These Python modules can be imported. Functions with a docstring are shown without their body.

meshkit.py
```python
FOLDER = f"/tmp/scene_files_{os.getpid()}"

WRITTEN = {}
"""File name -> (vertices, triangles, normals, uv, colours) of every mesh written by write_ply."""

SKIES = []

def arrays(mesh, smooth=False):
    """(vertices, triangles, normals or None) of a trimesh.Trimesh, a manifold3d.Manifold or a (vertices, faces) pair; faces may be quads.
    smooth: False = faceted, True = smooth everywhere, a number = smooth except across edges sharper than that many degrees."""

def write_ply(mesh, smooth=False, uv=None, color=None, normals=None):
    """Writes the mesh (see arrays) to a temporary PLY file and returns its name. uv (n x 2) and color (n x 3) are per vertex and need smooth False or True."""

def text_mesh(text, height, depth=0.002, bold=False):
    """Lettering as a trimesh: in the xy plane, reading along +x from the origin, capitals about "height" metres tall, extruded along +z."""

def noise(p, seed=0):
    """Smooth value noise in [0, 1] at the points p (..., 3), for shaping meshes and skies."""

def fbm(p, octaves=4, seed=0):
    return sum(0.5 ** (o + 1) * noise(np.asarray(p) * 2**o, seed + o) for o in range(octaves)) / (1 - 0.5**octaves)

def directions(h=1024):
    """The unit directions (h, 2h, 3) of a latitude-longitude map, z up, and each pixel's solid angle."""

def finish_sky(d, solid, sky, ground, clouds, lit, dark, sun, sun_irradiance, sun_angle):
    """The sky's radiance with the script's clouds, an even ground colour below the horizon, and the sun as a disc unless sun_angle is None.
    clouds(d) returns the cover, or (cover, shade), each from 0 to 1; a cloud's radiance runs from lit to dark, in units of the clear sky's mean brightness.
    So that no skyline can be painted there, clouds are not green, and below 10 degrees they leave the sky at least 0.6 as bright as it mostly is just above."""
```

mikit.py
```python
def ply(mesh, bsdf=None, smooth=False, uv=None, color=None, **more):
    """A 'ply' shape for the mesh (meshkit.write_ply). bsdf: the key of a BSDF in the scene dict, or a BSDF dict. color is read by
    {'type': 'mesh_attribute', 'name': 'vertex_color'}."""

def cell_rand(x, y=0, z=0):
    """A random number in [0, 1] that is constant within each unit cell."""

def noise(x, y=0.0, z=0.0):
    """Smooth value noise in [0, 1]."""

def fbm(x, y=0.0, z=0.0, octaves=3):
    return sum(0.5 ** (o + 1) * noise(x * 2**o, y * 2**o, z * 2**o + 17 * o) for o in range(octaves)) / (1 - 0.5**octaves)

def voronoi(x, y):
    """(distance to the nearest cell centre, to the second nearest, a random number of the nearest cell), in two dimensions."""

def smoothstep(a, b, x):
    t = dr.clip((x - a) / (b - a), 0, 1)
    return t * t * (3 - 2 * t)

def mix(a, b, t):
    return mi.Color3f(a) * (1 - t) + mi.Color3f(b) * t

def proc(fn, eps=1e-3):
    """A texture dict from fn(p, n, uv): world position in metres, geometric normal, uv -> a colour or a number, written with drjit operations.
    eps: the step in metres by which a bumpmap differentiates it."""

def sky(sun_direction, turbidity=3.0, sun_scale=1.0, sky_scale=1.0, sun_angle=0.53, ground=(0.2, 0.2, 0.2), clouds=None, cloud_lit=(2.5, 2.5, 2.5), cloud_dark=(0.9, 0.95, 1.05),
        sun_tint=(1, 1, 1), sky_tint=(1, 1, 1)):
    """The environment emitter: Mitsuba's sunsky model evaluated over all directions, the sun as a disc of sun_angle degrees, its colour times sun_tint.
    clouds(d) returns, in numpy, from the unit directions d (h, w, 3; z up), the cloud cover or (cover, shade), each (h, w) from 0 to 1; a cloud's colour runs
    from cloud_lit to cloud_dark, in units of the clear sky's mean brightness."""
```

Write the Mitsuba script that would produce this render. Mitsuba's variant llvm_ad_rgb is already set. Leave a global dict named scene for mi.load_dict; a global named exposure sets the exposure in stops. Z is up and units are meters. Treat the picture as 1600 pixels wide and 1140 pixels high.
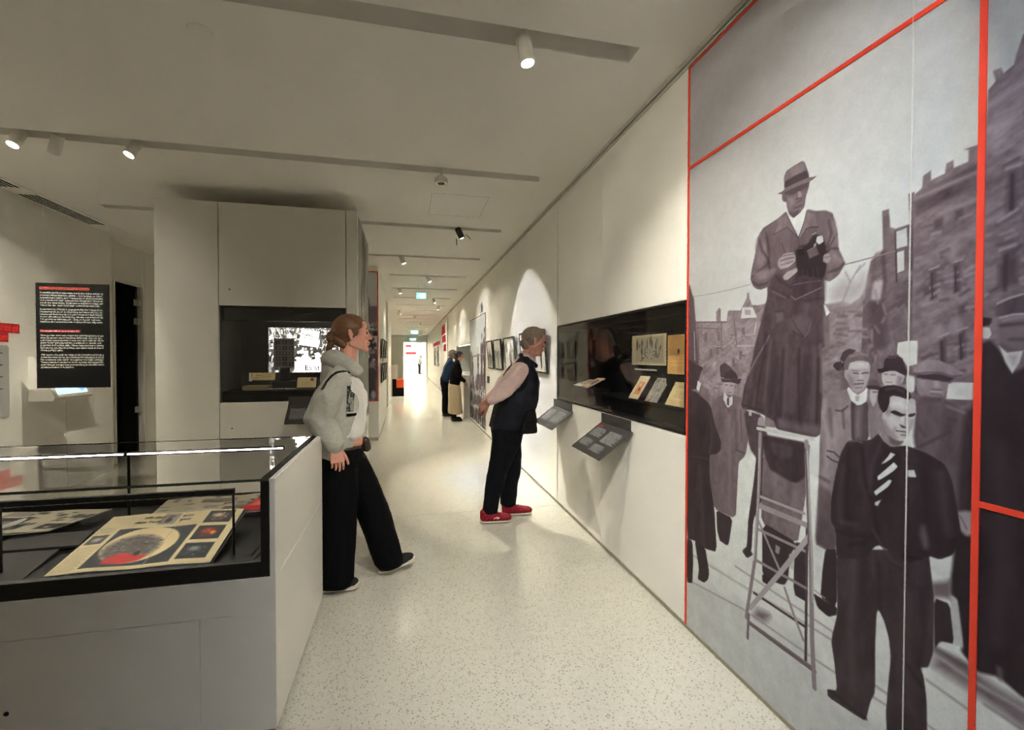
import math, random
import numpy as np, trimesh, manifold3d as m3, drjit as dr, mitsuba as mi
import shapely.geometry as sg
import mikit, meshkit
from mikit import proc, noise as tnoise, fbm as tfbm, voronoi, cell_rand, smoothstep, mix
T = mi.ScalarTransform4f
scene, labels = {}, {}
random.seed(7); RNG = np.random.default_rng(7)

# ---------------------------------------------------------------- camera, lamps, exposure
EYE = np.array([0.0, 0.0, 1.42])
_yaw, _pitch, _roll = 0.224286, 0.0168367, -0.000836
_F = np.array([math.sin(_yaw) * math.cos(_pitch), math.cos(_yaw) * math.cos(_pitch), -math.sin(_pitch)])
_R = np.array([math.cos(_yaw), -math.sin(_yaw), 0.0]); _D = np.cross(_F, _R)
_UP = -(-math.sin(_roll) * _R + math.cos(_roll) * _D)
scene['camera'] = {'type': 'perspective', 'fov': math.degrees(2 * math.atan(800 / 723.095)), 'fov_axis': 'x', 'near_clip': 0.05, 'far_clip': 200,
                   'to_world': T().look_at(origin=EYE.tolist(), target=(EYE + _F).tolist(), up=_UP.tolist())}
exposure = 1.02
WARM, NEUTRAL = (1.0, 0.93, 0.77), (0.92, 0.99, 1.12)
# every track spotlight: (x, y of its ceiling slot, aim point, lamp power, half angle, look). They hang in the ceiling slots of the room, unseen ones behind the camera as well.
H = 2.955
SLOTS = [0.50 + 1.685 * k for k in range(-2, 19)]       # centre lines of the ceiling slots along the corridor
LAMPS = [
    # x, slot index, aim (x,y,z), power, half angle, kind
    (0.56, 3, (1.05, 1.9, 0.0), 5.0, 40, 'white'),
    (-1.90, 4, (-2.7, 2.7, 0.3), 1.5, 36, 'white'),
    (-2.59, 4, (-2.9, 2.6, 0.4), 1.5, 36, 'white'),
    (0.62, 5, (1.45, 5.35, 1.0), 82.0, 42, 'black'),
    (-0.06, 6, (1.0, 7.0, 0.3), 4.0, 44, 'white'),
    (0.40, 7, (1.45, 8.6, 1.1), 12.0, 40, 'white'),
    (-0.14, 8, (0.4, 10.4, 0.0), 5.0, 46, 'white'),
    (0.70, 9, (1.45, 12.0, 1.1), 12.0, 42, 'white'),
    (0.93, 10, (0.6, 14.0, 0.0), 7.0, 46, 'white'),
    (-0.20, 11, (0.5, 15.6, 0.0), 9.0, 46, 'white'),
    (0.30, 12, (1.2, 17.4, 0.8), 11.0, 46, 'white'),
    (0.60, 14, (0.5, 20.8, 0.0), 14.0, 48, 'white'),
    (0.10, 16, (0.5, 24.0, 0.0), 14.0, 48, 'white'),
    (0.50, 18, (0.6, 27.6, 0.0), 14.0, 48, 'white'),
    (-2.37, 4, (-3.58, 4.9, 0.85), 11.5, 29, 'white'),
    # out of view behind and beside the camera, placed to light mural and walls
    (-2.75, 3, (-3.55, 3.8, 1.1), 6.0, 44, 'white'),
    (0.10, 2, (1.40, 0.85, 0.55), 4.9, 44, 'neutral'),
    (0.20, 1, (1.40, 0.95, 0.35), 4.4, 36, 'neutral'),
    (0.55, 2, (1.45, 3.5, 0.55), 15.0, 30, 'white'),
    (-2.4, 1, (-2.6, -1.4, 0.0), 0.6, 46, 'white'),
]
# ---------------------------------------------------------------- materials
def lin(*c):
    c = np.array(c, float) / 255.0
    return np.where(c <= 0.04045, c / 12.92, ((c + 0.055) / 1.055) ** 2.4).tolist()
def rgb(c): return {'type': 'rgb', 'value': list(map(float, c))}
def mat(key, base, rough=0.5, metallic=0.0, spec=0.5, coat=0.0, sheen=0.0, bump=None, coat_gloss=0.8):
    b = {'type': 'principled', 'base_color': base if isinstance(base, dict) else rgb(base), 'roughness': float(rough), 'metallic': float(metallic), 'specular': float(spec)}
    if coat: b.update(clearcoat=float(coat), clearcoat_gloss=float(coat_gloss))
    if sheen: b['sheen'] = float(sheen)
    if bump: b = {'type': 'bumpmap', 'arbitrary': bump[0], 'scale': float(bump[1]), 'bsdf': b}
    scene['mat_' + key] = {'type': 'twosided', 'bsdf': b}
    return 'mat_' + key
VC = {'type': 'mesh_attribute', 'name': 'vertex_color'}

def paint_fn(p, n, uv):
    s = tfbm(p.x * 3, p.y * 3, p.z * 3, 3)
    return mix((0.735, 0.715, 0.655), (0.775, 0.755, 0.70), s)
WALL = mat('wall_paint', proc(paint_fn), 0.33, spec=0.45)
WHITE = mat('cabinet_white', (0.66, 0.64, 0.585), 0.42, spec=0.4)
def ceil_fn(p, n, uv):
    return mix((0.77, 0.75, 0.71), (0.80, 0.78, 0.74), tfbm(p.x * 2, p.y * 2, 0.0, 3))
CEIL = mat('ceiling_paint', proc(ceil_fn), 0.8, spec=0.2)
def terrazzo(p, n, uv):
    a, b, r = voronoi(p.x * 95, p.y * 95)
    a2, b2, r2 = voronoi(p.x * 210 + 7, p.y * 210 + 3)
    base = mix((0.45, 0.435, 0.375), (0.495, 0.48, 0.415), tfbm(p.x * 1.2, p.y * 1.2, 0.0, 3))
    chip = dr.select((r > 0.80) & (a < 0.36), 1.0, 0.0)
    c = mix(base, mix((0.27, 0.25, 0.19), (0.37, 0.35, 0.285), cell_rand(r * 977)), chip)
    lite = dr.select((r < 0.22) & (a < 0.38), 1.0, 0.0)
    c = mix(c, (0.51, 0.495, 0.44), lite)
    fine = dr.select((r2 > 0.86) & (a2 < 0.4), 1.0, 0.0)
    return mix(c, (0.27, 0.25, 0.20), fine * 0.45)
FLOOR = mat('terrazzo', proc(terrazzo), 0.16, spec=0.55)
BLACK = mat('black_lacquer', (0.0035, 0.0035, 0.0035), 0.45, spec=0.3)
BLACKM = mat('black_matt', (0.003, 0.003, 0.003), 0.8, spec=0.1)
DARKGREY = mat('dark_grey_board', (0.034, 0.033, 0.032), 0.6, spec=0.25)
TRAY = mat('tray_grey', (0.012, 0.0125, 0.013), 0.55, spec=0.2)
STEEL = mat('steel', (0.55, 0.55, 0.53), 0.35, metallic=1.0)
RAIL = mat('rail_grey', (0.42, 0.41, 0.37), 0.4)
KERB = mat('floor_trim', (0.20, 0.19, 0.13), 0.4)
GREYP = mat('grey_panel', (0.32, 0.32, 0.31), 0.6)
REDL = mat('red_strip', lin(196, 58, 40), 0.55, spec=.25)
REDD = mat('red_dark', lin(142, 26, 38), 0.6, spec=.25)
OFFWHITE = mat('letter_white', (0.75, 0.74, 0.70), 0.6)
INK = mat('ink_dark', (0.03, 0.028, 0.026), 0.7)
LIGHTINK = mat('ink_grey', (0.34, 0.34, 0.36), 0.7)
PRINT = mat('printed_paper', VC, 0.5, spec=0.3)
MURALM = mat('mural_print', VC, 0.45, spec=0.12)
ORANGE = mat('orange_box', lin(225, 82, 34), 0.5)
scene['mat_pane'] = {'type': 'thindielectric', 'int_ior': 1.5}
PANE = 'mat_pane'
scene['mat_clear_pane'] = {'type': 'thindielectric', 'int_ior': 1.25}
SKIN = mat('skin', VC, 0.5, spec=0.35)
def cloth(key, a, b, scale=60, rough=0.85, sheen=0.3, spec=0.15):
    def fn(p, n, uv):
        return mix(a, b, tfbm(p.x * scale, p.y * scale, p.z * scale, 2))
    return mat(key, proc(fn), rough, spec=spec, sheen=sheen)
HOODIE = cloth('hoodie', (0.34, 0.34, 0.30), (0.43, 0.43, 0.38), 90)
TEE = cloth('white_tee', (0.74, 0.72, 0.69), (0.80, 0.78, 0.75), 30)
PANTS = cloth('black_trousers', (0.0025, 0.0026, 0.0034), (0.005, 0.005, 0.0062), 80, sheen=0.0, spec=0.04)
NAVY = cloth('navy_vest', (0.0028, 0.0034, 0.0062), (0.0056, 0.0065, 0.011), 40, rough=0.65, sheen=0.0, spec=0.12)
NAVYT = cloth('navy_trousers', (0.0026, 0.003, 0.0046), (0.005, 0.006, 0.0085), 60, sheen=0.0, spec=0.05)
PINK = cloth('pink_shirt', (0.50, 0.37, 0.35), (0.56, 0.42, 0.40), 40)
BLUE = cloth('blue_jacket', lin(24, 40, 64), lin(32, 50, 76), 40)
BEIGE = cloth('beige_cloth', lin(176, 156, 126), lin(190, 170, 140), 40)
BROWNB = mat('brown_belt', (0.030, 0.012, 0.008), 0.5)
def hair_fn(a, b):
    def fn(p, n, uv):
        return mix(a, b, tfbm(p.x * 40, p.y * 160, p.z * 160, 2))
    return fn
HAIRB = mat('hair_auburn', proc(hair_fn((0.06, 0.027, 0.012), (0.16, 0.075, 0.035))), 0.5, spec=0.3)
HAIRG = mat('hair_greybrown', proc(hair_fn((0.07, 0.052, 0.04), (0.16, 0.125, 0.10))), 0.7, spec=0.2)
HAIRW = mat('hair_grey', proc(hair_fn((0.16, 0.14, 0.12), (0.30, 0.27, 0.23))), 0.7, spec=0.2)
HAIRK = mat('hair_black', (0.012, 0.009, 0.009), 0.5)
def shoe_fn(p, n, uv):
    return mix(lin(88, 8, 22), lin(114, 16, 30), smoothstep(0.4, 0.6, tnoise(p.x * 160, p.y * 160, p.z * 160)))
REDSHOE = mat('red_mesh', proc(shoe_fn), 0.7, spec=0.2)
SOLE = mat('sole_white', (0.58, 0.54, 0.46), 0.6)
EYEM = mat('eye_dark', (0.03, 0.02, 0.015), 0.2)
def glow(key, c, k):
    return {'type': 'area', 'radiance': rgb([v * k for v in c])}

# ---------------------------------------------------------------- mesh helpers
CC = trimesh.util.concatenate
def taken(key):
    if key not in scene and key not in labels: return key
    k = 1
    while f'{key}_{k:03d}' in scene or f'{key}_{k:03d}' in labels: k += 1
    return f'{key}_{k:03d}'
def add(key, mesh, m, smooth=False, label=None, cat=None, group=None, kind=None, **kw):
    key = taken(key)
    scene[key] = mikit.ply(mesh, m, smooth, **kw)
    tag(key, label, cat, group, kind)
    return key
def tag(key, label=None, cat=None, group=None, kind=None):
    d = {k: v for k, v in (('label', label), ('category', cat), ('group', group), ('kind', kind)) if v}
    if d: labels[key] = d
    return key
def thing(key, label, cat, group=None, kind=None):
    key = taken(key)
    return tag(key, label, cat, group, kind)
def bx(x0, x1, y0, y1, z0, z1, b=0.0):
    lo, hi = np.array([x0, y0, z0], float), np.array([x1, y1, z1], float)
    if b <= 0:
        m = trimesh.creation.box(hi - lo); m.apply_translation((lo + hi) / 2); return m
    c, h = (lo + hi) / 2, (hi - lo) / 2
    b = min(b, h.min() * 0.9)
    pts = []
    for s in np.ndindex(2, 2, 2):
        sgn = np.array(s) * 2 - 1
        for k in range(3):
            q = h - b; q[k] = h[k]; pts.append(c + sgn * q)
    return trimesh.convex.convex_hull(np.array(pts))
def quadbox(p00, p10, p11, p01, t):
    """A slab whose front face is the quad (counter-clockwise seen from the front), t thick behind it."""
    P = np.array([p00, p10, p11, p01], float); n = np.cross(P[1] - P[0], P[3] - P[0]); n /= np.linalg.norm(n)
    return trimesh.convex.convex_hull(np.vstack([P, P - n * t]))
def tube(pts, r, sides=10):
    pts = np.asarray(pts, float); out = []
    for a, b in zip(pts[:-1], pts[1:]):
        out.append(trimesh.creation.cylinder(r, segment=[a, b], sections=sides))
    return CC(out)
def at(m, R=None, t=(0, 0, 0)):
    m = m.copy(); M = np.eye(4)
    if R is not None: M[:3, :3] = R
    M[:3, 3] = t; m.apply_transform(M); return m
def rot(axis, deg):
    return trimesh.transformations.rotation_matrix(math.radians(deg), axis)[:3, :3]
def lathe(profile, n=24):
    return trimesh.creation.revolve(np.array(profile, float), sections=n)
def frame_from(z):
    z = np.asarray(z, float); z /= np.linalg.norm(z); x = np.cross([0, 0, 1.0], z)
    if np.linalg.norm(x) < 1e-6: x = np.array([1.0, 0, 0])
    x /= np.linalg.norm(x); return np.stack([x, np.cross(z, x), z], 1)
def text(s, h, depth=0.001, bold=False):
    return meshkit.text_mesh(s, h, depth, bold)
def place_text(m, org, right, up):
    """Puts lettering made in the xy plane onto a surface: reading along right, rising along up."""
    right, up = np.asarray(right, float), np.asarray(up, float); right /= np.linalg.norm(right); up /= np.linalg.norm(up)
    return at(m, np.stack([right, up, np.cross(right, up)], 1), org)

# ---------------------------------------------------------------- prints: colours per vertex of a sheet, worked out in the sheet's own plane
RAMP = np.array([20, 40, 64, 110, 150, 180, 205, 235])
RR, RG, RB = (np.array(v) for v in ([27, 42, 65, 114, 153, 179, 201, 233], [20, 34, 54, 103, 145, 178, 205, 236], [23, 39, 61, 109, 151, 180, 206, 232]))
def sepia(g): return np.stack([np.interp(g, RAMP, c) for c in (RR, RG, RB)], -1)
def neutral(g): return np.stack([np.clip(g * k, 0, 255) for k in (1.0, 0.985, 0.94)], -1)
def to_lin(c):
    c = np.clip(c, 0, 255) / 255.0
    return np.where(c <= 0.04045, c / 12.92, ((c + 0.055) / 1.055) ** 2.4)
def n2(u, v, seed=0): return meshkit.noise(np.stack([u, v, np.zeros_like(u) + 0.37], -1), seed)
def f2(u, v, o=3, seed=0): return meshkit.fbm(np.stack([u, v, np.zeros_like(u) + 0.37], -1), o, seed)
def chaikin(P, k):
    for _ in range(k):
        Q = np.roll(P, -1, 0); P = np.stack([0.87 * P + 0.13 * Q, 0.13 * P + 0.87 * Q], 1).reshape(-1, 2)
    return P
class Sheet:
    def __init__(self, U, V, base=200.0, ramp=sepia):
        self.U, self.V, self.ramp = np.asarray(U, float), np.asarray(V, float), ramp
        self.uu, self.vv = np.meshgrid(self.U, self.V)
        self.c = np.broadcast_to(ramp(np.zeros_like(self.uu) + base), self.uu.shape + (3,)).copy()
    def _col(self, g):
        return self.ramp(np.asarray(g, float)) if np.ndim(g) == 0 or np.shape(g) == self.uu.shape else np.asarray(g, float)
    def _box(self, P, m):
        ua, ub = (np.searchsorted(self.U, x) if self.U[0] < self.U[-1] else np.searchsorted(-self.U, -x) for x in ((P[:, 0].min() - m, P[:, 0].max() + m)))
        ua, ub = min(ua, ub), max(ua, ub)
        va, vb = np.searchsorted(self.V, P[:, 1].min() - m), np.searchsorted(self.V, P[:, 1].max() + m)
        return slice(max(va, 0), vb), slice(max(ua, 0), ub)
    def _dist(self, u, v, P, closed=True):
        d, ins = np.full(u.shape, 1e9), np.zeros(u.shape, bool)
        Q = np.roll(P, -1, 0) if closed else P[1:]
        for a, b in zip(P if closed else P[:-1], Q):
            e = b - a; L = max(e @ e, 1e-12)
            t = np.clip(((u - a[0]) * e[0] + (v - a[1]) * e[1]) / L, 0, 1)
            d = np.minimum(d, (u - a[0] - t * e[0]) ** 2 + (v - a[1] - t * e[1]) ** 2)
            if closed and a[1] != b[1]:
                ins ^= ((a[1] > v) != (b[1] > v)) & (u < (b[0] - a[0]) * (v - a[1]) / (b[1] - a[1]) + a[0])
        return np.sqrt(d), ins
    def lay(self, sl, w, col):
        self.c[sl] = self.c[sl] * (1 - w[..., None]) + col * w[..., None]
    def poly(self, P, g, soft=0.003, k=0, shade=None):
        P = np.asarray(P, float); P = chaikin(P, k) if k else P
        sl = self._box(P, soft); u, v = self.uu[sl], self.vv[sl]
        if u.size == 0: return
        d, ins = self._dist(u, v, P); w = np.clip(0.5 + np.where(ins, d, -d) / soft, 0, 1)
        g = g if shade is None else g * shade(u, v)
        self.lay(sl, w, self.ramp(np.zeros_like(u) + g) if np.ndim(g) != 1 else np.asarray(g, float))
    def stroke(self, P, g, width, soft=0.003):
        P = np.asarray(P, float); sl = self._box(P, width + soft); u, v = self.uu[sl], self.vv[sl]
        if u.size == 0: return
        d, _ = self._dist(u, v, P, False); w = np.clip(0.5 + (width / 2 - d) / soft, 0, 1)
        self.lay(sl, w, self.ramp(np.zeros_like(u) + g) if np.ndim(g) == 0 else np.asarray(g, float))
    def oval(self, cu, cv, ru, rv, g, soft=0.2):
        sl = self._box(np.array([[cu - ru, cv - rv], [cu + ru, cv + rv]]), 0.0); u, v = self.uu[sl], self.vv[sl]
        if u.size == 0: return
        r = np.sqrt(((u - cu) / ru) ** 2 + ((v - cv) / rv) ** 2); w = np.clip((1 - r) / soft, 0, 1)
        self.lay(sl, w, self.ramp(np.zeros_like(u) + g) if np.ndim(g) == 0 else np.asarray(g, float))
    def mesh(self, to3, gain=1.0):
        """Front face as a grid; to3(u, v) -> points. Returns (mesh, colours)."""
        P = to3(self.uu, self.vv).reshape(-1, 3); nv, nu = self.uu.shape
        i = (np.arange(nv - 1)[:, None] * nu + np.arange(nu - 1)).ravel()
        F = np.vstack([np.stack([i, i + 1, i + nu + 1], 1), np.stack([i, i + nu + 1, i + nu], 1)])
        return trimesh.Trimesh(P, F, process=False), np.clip(to_lin(self.c.reshape(-1, 3)) * gain, 0, 0.95)
def sheet_slab(sh, org, right, up, thick, gain=1.0, edge=(0.5, 0.5, 0.48)):
    """A print of real thickness: the coloured face, with sides and a back."""
    org, right, up = (np.asarray(v, float) for v in (org, right, up)); n = np.cross(right, up)
    m, c = sh.mesh(lambda u, v: org + u[..., None] * right + v[..., None] * up, gain)
    if np.dot(m.face_normals[0], n) < 0: m.faces = m.faces[:, ::-1]
    u0, u1, v0, v1 = sh.U.min(), sh.U.max(), sh.V.min(), sh.V.max()
    q = [org + u * right + v * up for u, v in ((u0, v0), (u1, v0), (u1, v1), (u0, v1))]
    pts = np.array(q + [p - n * thick for p in q])
    F = [[5, 4, 7], [5, 7, 6]]
    for a, b in ((0, 1), (1, 2), (2, 3), (3, 0)): F += [[a, a + 4, b + 4], [a, b + 4, b]]
    s = trimesh.Trimesh(pts[np.array(F)].reshape(-1, 3), np.arange(len(F) * 3).reshape(-1, 3), process=False)
    return CC([m, s]), np.vstack([c, np.broadcast_to(np.array(edge, float), (len(s.vertices), 3))])
def add_sheet(key, sh, org, right, up, thick, gain=1.0, m=None, **kw):
    mesh, c = sheet_slab(sh, org, right, up, thick, gain)
    return add(key, mesh, m or PRINT, False, color=c, **kw)
def figure(sh, u, v, h, g, face=170, hat=False, coat=True, lean=0.0):
    """A standing person in a printed photograph: feet at (u, v), h tall."""
    x = lambda a: u + a * h + 0.0
    if coat: sh.poly([(x(-.10), v + .20 * h), (x(.10), v + .20 * h), (x(.085), v + .60 * h), (x(.125), v + .80 * h), (x(.05), v + .86 * h), (x(-.05), v + .86 * h), (x(-.125), v + .80 * h), (x(-.085), v + .60 * h)], g, .012 * h, 1)
    else: sh.poly([(x(-.08), v + .48 * h), (x(.08), v + .48 * h), (x(.12), v + .80 * h), (x(.05), v + .86 * h), (x(-.05), v + .86 * h), (x(-.12), v + .80 * h)], g, .012 * h, 1)
    for s_ in (-1, 1):
        sh.poly([(x(s_ * .012), v), (x(s_ * .065), v), (x(s_ * .085), v + .5 * h), (x(0), v + .5 * h)], g * .8, .01 * h)
        sh.stroke([(x(s_ * .115), v + .79 * h), (x(s_ * .135), v + .62 * h), (x(s_ * .10), v + .47 * h)], g * .88, .05 * h, .012 * h)
        sh.oval(x(s_ * .10), v + .45 * h, .02 * h, .024 * h, face * .85, .4)
    sh.poly([(x(-.03), v + .86 * h), (x(.03), v + .86 * h), (x(0), v + .74 * h)], min(face * 1.15, 225), .006 * h)
    sh.oval(x(lean), v + .925 * h, .045 * h, .062 * h, face, .25); sh.oval(x(lean + .012), v + .915 * h, .022 * h, .03 * h, face * .8, .8)
    sh.oval(x(lean), v + .965 * h, .05 * h, .036 * h, g * .55, .35); sh.oval(x(lean), v + .93 * h, .03 * h, .008 * h, face * .45, .8)
    if hat: sh.oval(x(lean), v + .962 * h, .078 * h, .014 * h, g * .5, .4); sh.oval(x(lean), v + .985 * h, .048 * h, .032 * h, g * .5, .3)
def crowd(sh, u0, u1, v0, v1, size, seed, lo=40, hi=200, hats=0.4):
    """A packed crowd of heads and shoulders, the nearest the largest."""
    r = np.random.default_rng(seed); rows = max(3, int((v1 - v0) / (size * 0.62)))
    for k in range(rows):
        t = k / (rows - 1); s = size * (0.5 + 0.8 * t); v = v1 - t * (v1 - v0) - s * 0.5
        for u in np.arange(u0 - s, u1 + s, s * 0.95):
            uu, vv_ = u + r.uniform(-.35, .35) * s, v + r.uniform(-.3, .3) * s
            if not (u0 + s * .2 < uu < u1 - s * .2): continue
            g = r.uniform(lo, lo + 50) if r.random() < .68 else r.uniform(.5, .95) * hi; f = r.uniform(0.62, 1.0) * hi; d = r.uniform(-.05, .05) * s
            sh.poly([(uu - s * .62, max(vv_ - s * 1.5, v0)), (uu + s * .62, max(vv_ - s * 1.5, v0)), (uu + s * .52, vv_ - s * .42), (uu + s * .14, vv_ - s * .26), (uu - s * .14, vv_ - s * .26), (uu - s * .52, vv_ - s * .42)], g, .07 * s, 1)
            sh.stroke([(uu - s * .3, vv_ - s * .5), (uu - s * .36, max(vv_ - s * 1.2, v0))], g * .7, .06 * s, .08 * s)
            if r.random() < .6: sh.poly([(uu - s * .1, vv_ - s * .3), (uu + s * .1, vv_ - s * .3), (uu, vv_ - s * .62)], hi, .04 * s)
            sh.oval(uu, vv_, s * 0.25, s * 0.34, f, 0.3); sh.oval(uu - s * .13 + d, vv_ - s * .05, s * .13, s * .26, f * .62, .9)
            for e in (-1, 1): sh.oval(uu + d + e * s * .1, vv_ + s * .03, s * .06, s * .03, f * .3, .8)
            sh.oval(uu + d, vv_ - s * .17, s * .09, s * .022, f * .4, .8); sh.oval(uu + d + s * .02, vv_ - s * .06, s * .04, s * .07, f * .75, .9)
            if r.random() < hats: sh.oval(uu, vv_ + s * 0.17, s * 0.42, s * 0.09, lo, 0.4); sh.oval(uu, vv_ + s * .30, s * .25, s * .19, lo, .3)
            else: sh.oval(uu, vv_ + s * 0.24, s * 0.27, s * 0.16, lo + r.uniform(0, 60), 0.4); sh.oval(uu - s * .2, vv_ + s * .12, s * .09, s * .18, lo + 20, .5)
# ---------------------------------------------------------------- the room
W = 1.4285          # right wall
XL = -3.58          # left wall
def struct(key, mesh, m, **kw): return add(key, mesh, m, kind='structure', **kw)
# floor: cast terrazzo fields with fine joints
tag('floor', kind='structure')
edges = [-3.0, 4.215, 10.9, 19.5, 28.0, 42.0]
for a, b in zip(edges[:-1], edges[1:]):
    add('floor__slab', bx(-5.2, 1.62, a + 0.002, b - 0.002, -0.08, 0.0), FLOOR)
add('floor__joint_bed', bx(-5.2, 1.62, -3, 42, -0.12, -0.004 - 0.0015), KERB)
# ceiling with recessed light slots
tag('ceiling', kind='structure')
SW, SD = 0.125, 0.11
def slot_range(y):
    if y < 4.9: return (-3.1, 1.135)
    if y < 7.5: return (-3.02, 1.135)
    if y < 12: return (-0.30, 1.135)
    return (-0.32, 1.135)
cp = sg.box(-5.2, -3.0, 1.62, 42)
slots = []
for y in SLOTS:
    a, b = slot_range(y)
    slots.append((y, a, b)); cp = cp.difference(sg.box(a, y - SW / 2, b, y + SW / 2))
cm = trimesh.creation.extrude_polygon(cp, 0.05, engine='earcut'); cm.apply_translation([0, 0, H])
add('ceiling__soffit', cm, CEIL)
for y, a, b in slots:
    z0, z1, t = H + 0.05, H + SD, 0.01
    add('ceiling__light_slot', CC([bx(a - t, b + t, y - SW / 2 - t, y - SW / 2, z0, z1), bx(a - t, b + t, y + SW / 2, y + SW / 2 + t, z0, z1), bx(a - t, a, y - SW / 2, y + SW / 2, z0, z1),
                                   bx(b, b + t, y - SW / 2, y + SW / 2, z0, z1), bx(a - t, b + t, y - SW / 2 - t, y + SW / 2 + t, z1, z1 + t)]), CEIL)
# access hatch outline: a flush panel with an open joint
hx0, hx1, hy0, hy1 = 0.235, 0.785, 4.41, 5.08
add('ceiling__hatch', CC([bx(hx0, hx1, hy0, hy0 + .004, H - .0012, H), bx(hx0, hx1, hy1 - .004, hy1, H - .0012, H), bx(hx0, hx0 + .004, hy0, hy1, H - .0012, H), bx(hx1 - .004, hx1, hy0, hy1, H - .0012, H)]), RAIL)
add('ceiling__sensor_disc', at(lathe([(0, -0.006), (0.05, -0.005), (0.055, 0), (0, 0)], 28), None, (-0.941, 2.476, H)), CEIL)
# right wall of large boards on a backing wall
CY0, CY1, CZ0, CZ1 = 2.156, 4.28, 1.011, 1.722     # showcase opening
tag('wall_right', kind='structure')
def wpanel(y0, y1, z0=0.022, z1=2.915, g=0.0015): add('wall_right__panel', bx(W, W + 0.025, y0 + g, y1 - g, z0, z1, 0.001), WALL)
for a, b in ((2.146, 3.24), (3.24, 4.268)):
    wpanel(a, b, CZ1, 2.915); wpanel(a, b, 0.022, CZ0)
wpanel(4.285, 5.98); wpanel(5.98, 8.2); wpanel(8.2, 10.55); wpanel(10.55, 13.6, 1.735, 2.915); wpanel(10.55, 13.6, 0.022, 1.0)
for a, b in ((13.6, 16.4), (16.4, 19.8), (19.8, 23), (23, 26), (26, 29.5), (29.5, 33)): wpanel(a, b)
wpanel(-3, -0.95)
bk = bx(W + 0.026, W + 0.60, -3, CY0 - 0.03, -0.08, H + 0.05)
add('wall_right__backing', CC([bk, bx(W + .026, W + .6, CY0 - .03, CY1 + .03, -.08, CZ0 - .03), bx(W + .026, W + .6, CY0 - .03, CY1 + .03, CZ1 + .03, H + .05), bx(W + .026, W + .6, CY1 + .03, 10.56, -.08, H + .05),
                               bx(W + .026, W + .6, 10.56, 13.6, -.08, 0.98), bx(W + .026, W + .6, 10.56, 13.6, 1.755, H + .05), bx(W + .026, W + .6, 13.6, 42, -.08, H + .05)]), BLACKM)
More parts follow.
